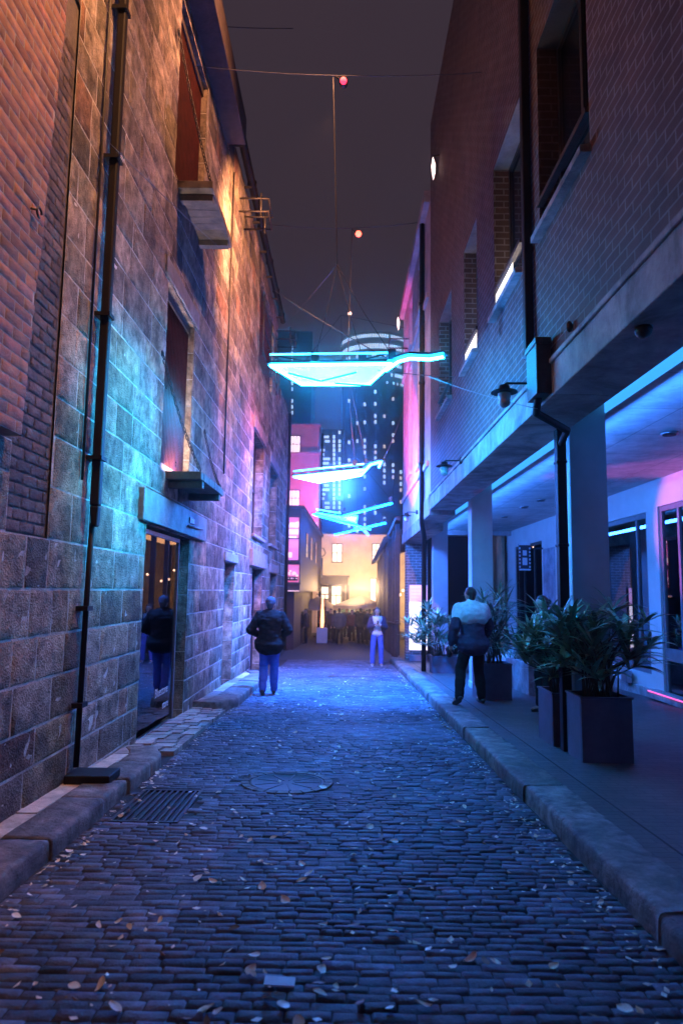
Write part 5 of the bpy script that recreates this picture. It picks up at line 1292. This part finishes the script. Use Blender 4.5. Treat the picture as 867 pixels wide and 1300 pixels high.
    for i in range(2200):
        p = Vector((rg.uniform(-.9, 2.4), rg.uniform(41.2, 41.9), rg.uniform(-1.1, .55+.15*noise.noise(Vector((i*.01, 0, 0)))))); a = rg.uniform(0, 6.3); e = rg.uniform(-1, 1); d = Vector((math.cos(a)*math.cos(e), math.sin(a)*math.cos(e), math.sin(e))); s = d.cross(Vector((.3, .2, 1))).normalized()*.045
        tt = rg.uniform(.6, 1.6); n = len(t.v); t.v += [p-d*.08, p+s, p+d*.1, p-s]; t.face((n, n+1, n+2, n+3), 0, (tt, tt, tt))
    tag(t.build('hedge', LEAFM), 'low leafy hedge behind the crowd at the end of the lane', 'hedge')
far_end()

def tower():
    Y = 210.0; B = thing('office_tower', 'tall round topped office tower with rows of lit windows', 'building', (8, Y, -1.2))
    xl, xr_ = at_y(433, 500, Y).x, at_y(522, 500, Y).x; cx, rx = (xl+xr_)/2, (xr_-xl)/2; zt = at_y(470, 420, Y).z
    dk = M_('tower_wall', (.05, .05, .08), .4, var=.2, vscale=.2)
    m = MB(); N = 40
    pts = [Vector((cx+rx*math.cos(2*PI*i/N), Y+rx*.9+rx*.9*math.sin(2*PI*i/N), -1.2)) for i in range(N)]
    m.prism(pts, (0, 0, zt+1.2)); m.build('shaft', dk, B)
    lit = glow('tower_lit_window', (.62, .78, 1.0), 1.5); warm = glow('tower_warm_window', (1, .72, .55), 1.1); rg = random.Random(12)
    # crown: five curved bands of lit glazing
    def onsurf(an, z, off=.25):
        return Vector((cx+(rx+off)*math.cos(an), Y+rx*.9+(rx*.9+off)*math.sin(an), z))
    for b, (dz, h, dens) in enumerate(((-1.0, 1.1, .95), (-4.2, 1.6, .92), (-7.4, 1.2, .6), (-10.4, 1.1, .55), (-13.6, 1.1, .5), (-16.4, .8, .25))):
        m = MB()
        for i in range(46):
            if rg.random() > dens: continue
            a0 = PI+PI*i/46+.01; a1 = a0+PI/46*.72; z = zt+dz-h
            m.quad(onsurf(a0, z), onsurf(a1, z), onsurf(a1, z+h), onsurf(a0, z+h))
        m.build('crown_window_band', lit, B)
    # scattered lit windows down the shaft: columns of panes
    wm = MB(); wm.quad((-.34, 0, -.55), (.34, 0, -.55), (.34, 0, .55), (-.34, 0, .55)); me1 = wm.mesh('tower_pane', lit); me2 = wm.mesh('tower_pane_warm', warm)
    cnt = 0
    for px, dens in ((444, .45), (454, .28), (463, .5), (476, .4), (487, .3), (498, .36), (508, .2)):
        for k in range(26):
            py = 500+k*7.6
            if rg.random() > dens or cnt > 92: continue
            q = at_y(px, py, Y+2); an = math.acos(max(-1, min(1, (q.x-cx)/rx))); s = onsurf(-an, q.z, .3)
            o = bpy.data.objects.new('window', me1 if rg.random() < .8 else me2); COL.objects.link(o); o.parent = B; o.matrix_parent_inverse = parent_mat(B).inverted(); o.location = s; cnt += 1
    B = thing('slab_tower', 'slim dark slab tower with stacked lit floors left of the round topped tower', 'building', (-4, 170, -1.2))
    a, b = at_y(404, 545, 170), at_y(437, 545, 170); m = MB(); m.box(a.x, b.x, 170, 182, -1.2, a.z); m.build('shaft', dk, B)
    m = MB(); m.box(a.x+.2, a.x+.45, 169.7, 169.95, a.z-4, a.z+1); m.build('red_beacon', glow('red_beacon_glow', (1, .05, .15), 1.2), B)
    n = 0
    for px, dens, w in ((409, .55, 1.1), (415, .6, 1.1), (424, .7, .5), (431, .75, .5)):
        for k in range(20):
            if rg.random() > dens or n > 95: continue
            q = at_y(px+rg.uniform(-.8, .8)*(w > 1), 549+k*5.6, 169.8); m = None
            o = bpy.data.objects.new('window', slab_pane(w, lit)); COL.objects.link(o); o.parent = B; o.matrix_parent_inverse = parent_mat(B).inverted(); o.location = q; n += 1
    B = thing('low_office_block', 'faint dark office block just right of the stone eaves', 'building', (-14, 120, -1.2))
    a, b = at_y(350, 420, 120), at_y(397, 420, 120); m = MB(); m.box(a.x, b.x, 120, 135, -1.2, a.z); m.build('wall', dk, B)
    m = MB()
    for k in range(14): q = at_y(371, 434+k*7.5, 119.8); m.box(q.x-.12, q.x+.12, 119.7, 119.9, q.z-.3, q.z+.3) if rg.random() < .7 else None
    m.build('lit_stair', lit, B)
_pc = {}
def slab_pane(w, mt):
    if w not in _pc:
        m = MB(); m.quad((-w*.55, 0, -.3 if w > 1 else -.42), (w*.55, 0, -.3 if w > 1 else -.42), (w*.55, 0, .3 if w > 1 else .42), (-w*.55, 0, .3 if w > 1 else .42)); _pc[w] = m.mesh('slab_pane', mt)
    return _pc[w]
tower()

# ------------------------------------------------------------------ light, sky, camera
def lamp_(name, typ, loc, aim, col, e, size=.1, spot=60, blend=.5, sx=None):
    d = bpy.data.lights.new(name, typ); d.color = col; d.energy = e
    if typ == 'AREA':
        d.size = size
        if sx: d.shape = 'RECTANGLE'; d.size_y = sx
    else: d.shadow_soft_size = size
    if typ == 'SPOT': d.spot_size = math.radians(spot); d.spot_blend = blend
    o = bpy.data.objects.new(name, d); COL.objects.link(o); o.location = loc
    o.rotation_euler = (Vector(aim)-Vector(loc)).to_track_quat('-Z', 'Y').to_euler()
    return o
lamp_('low_warm_fill', 'SPOT', (-.2, -.8, 4.6), (-2.25, 5.2, 1.0), (1, .48, .46), 150, .1, 50, .8)  # added to warm the lower left wall, no fixture stands there
lamp_('orange_floodlight', 'SPOT', (.2, 4.2, 9.4), (-2.25, 4.1, 6.8), (1, .42, .17), 2500, .06, 84, .8)
lamp_('orange_floodlight', 'SPOT', (.1, 8.0, 10.6), (-2.25, 9.0, 7.8), (1, .40, .19), 1500, .06, 88, .8)
lamp_('orange_floodlight', 'SPOT', (-.3, 10.3, 9.2), (-2.25, 15.6, 6.2), (1, .40, .18), 4800, .08, 95, .7)
lamp_('pink_floodlight', 'SPOT', (-1.6, 17.6, 3.0), (1.9, 18.9, 6.6), (1, .10, .42), 3600, .1, 66, .5)
lamp_('pink_floodlight', 'SPOT', (1.2, 14.5, 6.5), (-2.25, 16.5, 3.8), (1, .22, .60), 2000, .2, 70, .9)
lamp_('cyan_floodlight', 'SPOT', (1.7, 7.6, 4.1), (-2.25, 6.9, 2.9), (.02, .48, 1.0), 3200, .05, 44, 1.0)
lamp_('violet_fill', 'SPOT', (1.6, 12.0, 4.4), (-2.25, 12.6, 2.3), (.50, .26, 1.0), 1100, .1, 72, 1.0)  # unseen lamp added to brighten the lilac stretch of the left wall
lamp_('magenta_floodlight', 'SPOT', (-2.1, 14.6, 2.3), (5.4, 10.5, 2.62), (1, .14, .60), 3600, .04, 19, .45)
lamp_('blue_fill', 'SPOT', (-1.9, 8.6, 3.2), (1.9, 8.6, 3.7), (.02, .26, 1.0), 1800, .05, 84, 1.0)  # added lamp, strengthens the neon blue on the right beam
lamp_('neon_spill', 'POINT', (-.1, 17.2, 4.15), (0, 17, 0), (.03, .17, 1.0), 2800, .35)
lamp_('neon_spill', 'POINT', (.2, 26.3, 4.1), (0, 26, 0), (.03, .18, 1.0), 260, .35)
lamp_('neon_spill', 'POINT', (-.1, 9.2, 4.1), (0, 17, 0), (.02, .22, 1.0), 160, .35)
lamp_('warm_fill', 'SPOT', (.6, 34.8, 3.4), (.6, 39.2, .95), (1, .66, .40), 5500, .15, 34, .8)  # extra lamp added to brighten the umbrellas from the front
lamp_('blue_fill', 'SPOT', (0, 13.0, 5.6), (0, 14.6, 0), (.02, .19, 1.0), 21000, .3, 84, 1.0)  # added over the lane to deepen the blue on the setts
lamp_('pink_floodlight', 'SPOT', (-2.6, 41.2, 5.5), (-2.5, 44.2, 8.0), (1, .10, .36), 1500, .1, 120, .6)
lamp_('warm_fill', 'AREA', (1.3, 42.4, 2.6), (1.3, 47, 1.2), (1, .66, .36), 620, 4, sx=.4)
lamp_('warm_fill', 'AREA', (3.4, 30, 3.6), (3.4, 30, 0), (1, .45, .2), 60, 1, sx=6)
lamp_('umbrella_fill', 'AREA', (1.0, 41.0, 1.7), (.6, 38, .9), (1, .6, .32), 260, 3, sx=.3)  # area light added behind the umbrellas to light their canvas
lamp_('arcade_strip_light', 'AREA', (2.97, 11, 3.3), (5.4, 11, 3.2), (.03, .20, 1.0), 380, 24, sx=.08)
lamp_('fill_sun', 'SUN', (0, -10, 30), (0, 4, 0), (.80, .52, .72), .07, 0)  # dim wide sun added to lift the dark surfaces
SC.objects['fill_sun'].data.angle = math.radians(120)

HAZE = MB(); HAZE.box(-520, 520, -60, 920, -3.2, 110)
hz = bpy.data.materials.new('thin_night_haze'); hz.use_nodes = True
_n = hz.node_tree.nodes; _n.remove(_n['Principled BSDF']); _v = _n.new('ShaderNodeVolumePrincipled'); _v.inputs['Color'].default_value = (.85, .87, .9, 1); _v.inputs['Density'].default_value = .0026; _v.inputs['Anisotropy'].default_value = .95
hz.node_tree.links.new(_v.outputs[0], _n['Material Output'].inputs['Volume'])
ho = HAZE.build('haze', hz); ho['kind'] = 'stuff'

w = bpy.data.worlds.new('World'); SC.world = w; w.use_nodes = True
bg = w.node_tree.nodes['Background']; bg.inputs[0].default_value = (.046, .031, .044, 1); bg.inputs[1].default_value = 1.0

cam = bpy.data.cameras.new('camera'); co = bpy.data.objects.new('camera', cam); COL.objects.link(co)
cam.sensor_fit = 'VERTICAL'; cam.sensor_height = 36; cam.lens = FPX/1300*36; cam.clip_end = 2000; cam.clip_start = .05
co.matrix_world = Matrix.Translation(EYE) @ CAMR.to_4x4()
cam.dof.use_dof = True; cam.dof.focus_distance = 6.5; cam.dof.aperture_fstop = 2.0
SC.camera = co
SC.view_settings.view_transform = 'Standard'; SC.view_settings.look = 'None'; SC.view_settings.exposure = 0; SC.view_settings.gamma = 1
SC.view_settings.use_curve_mapping = False
SC.cycles.use_denoising = True
SC.cycles.max_bounces = 6; SC.cycles.diffuse_bounces = 3; SC.cycles.glossy_bounces = 3; SC.cycles.transparent_max_bounces = 8
SC.cycles.sample_clamp_indirect = 4; SC.cycles.caustics_reflective = False; SC.cycles.caustics_refractive = False
SC.cycles.use_light_tree = True
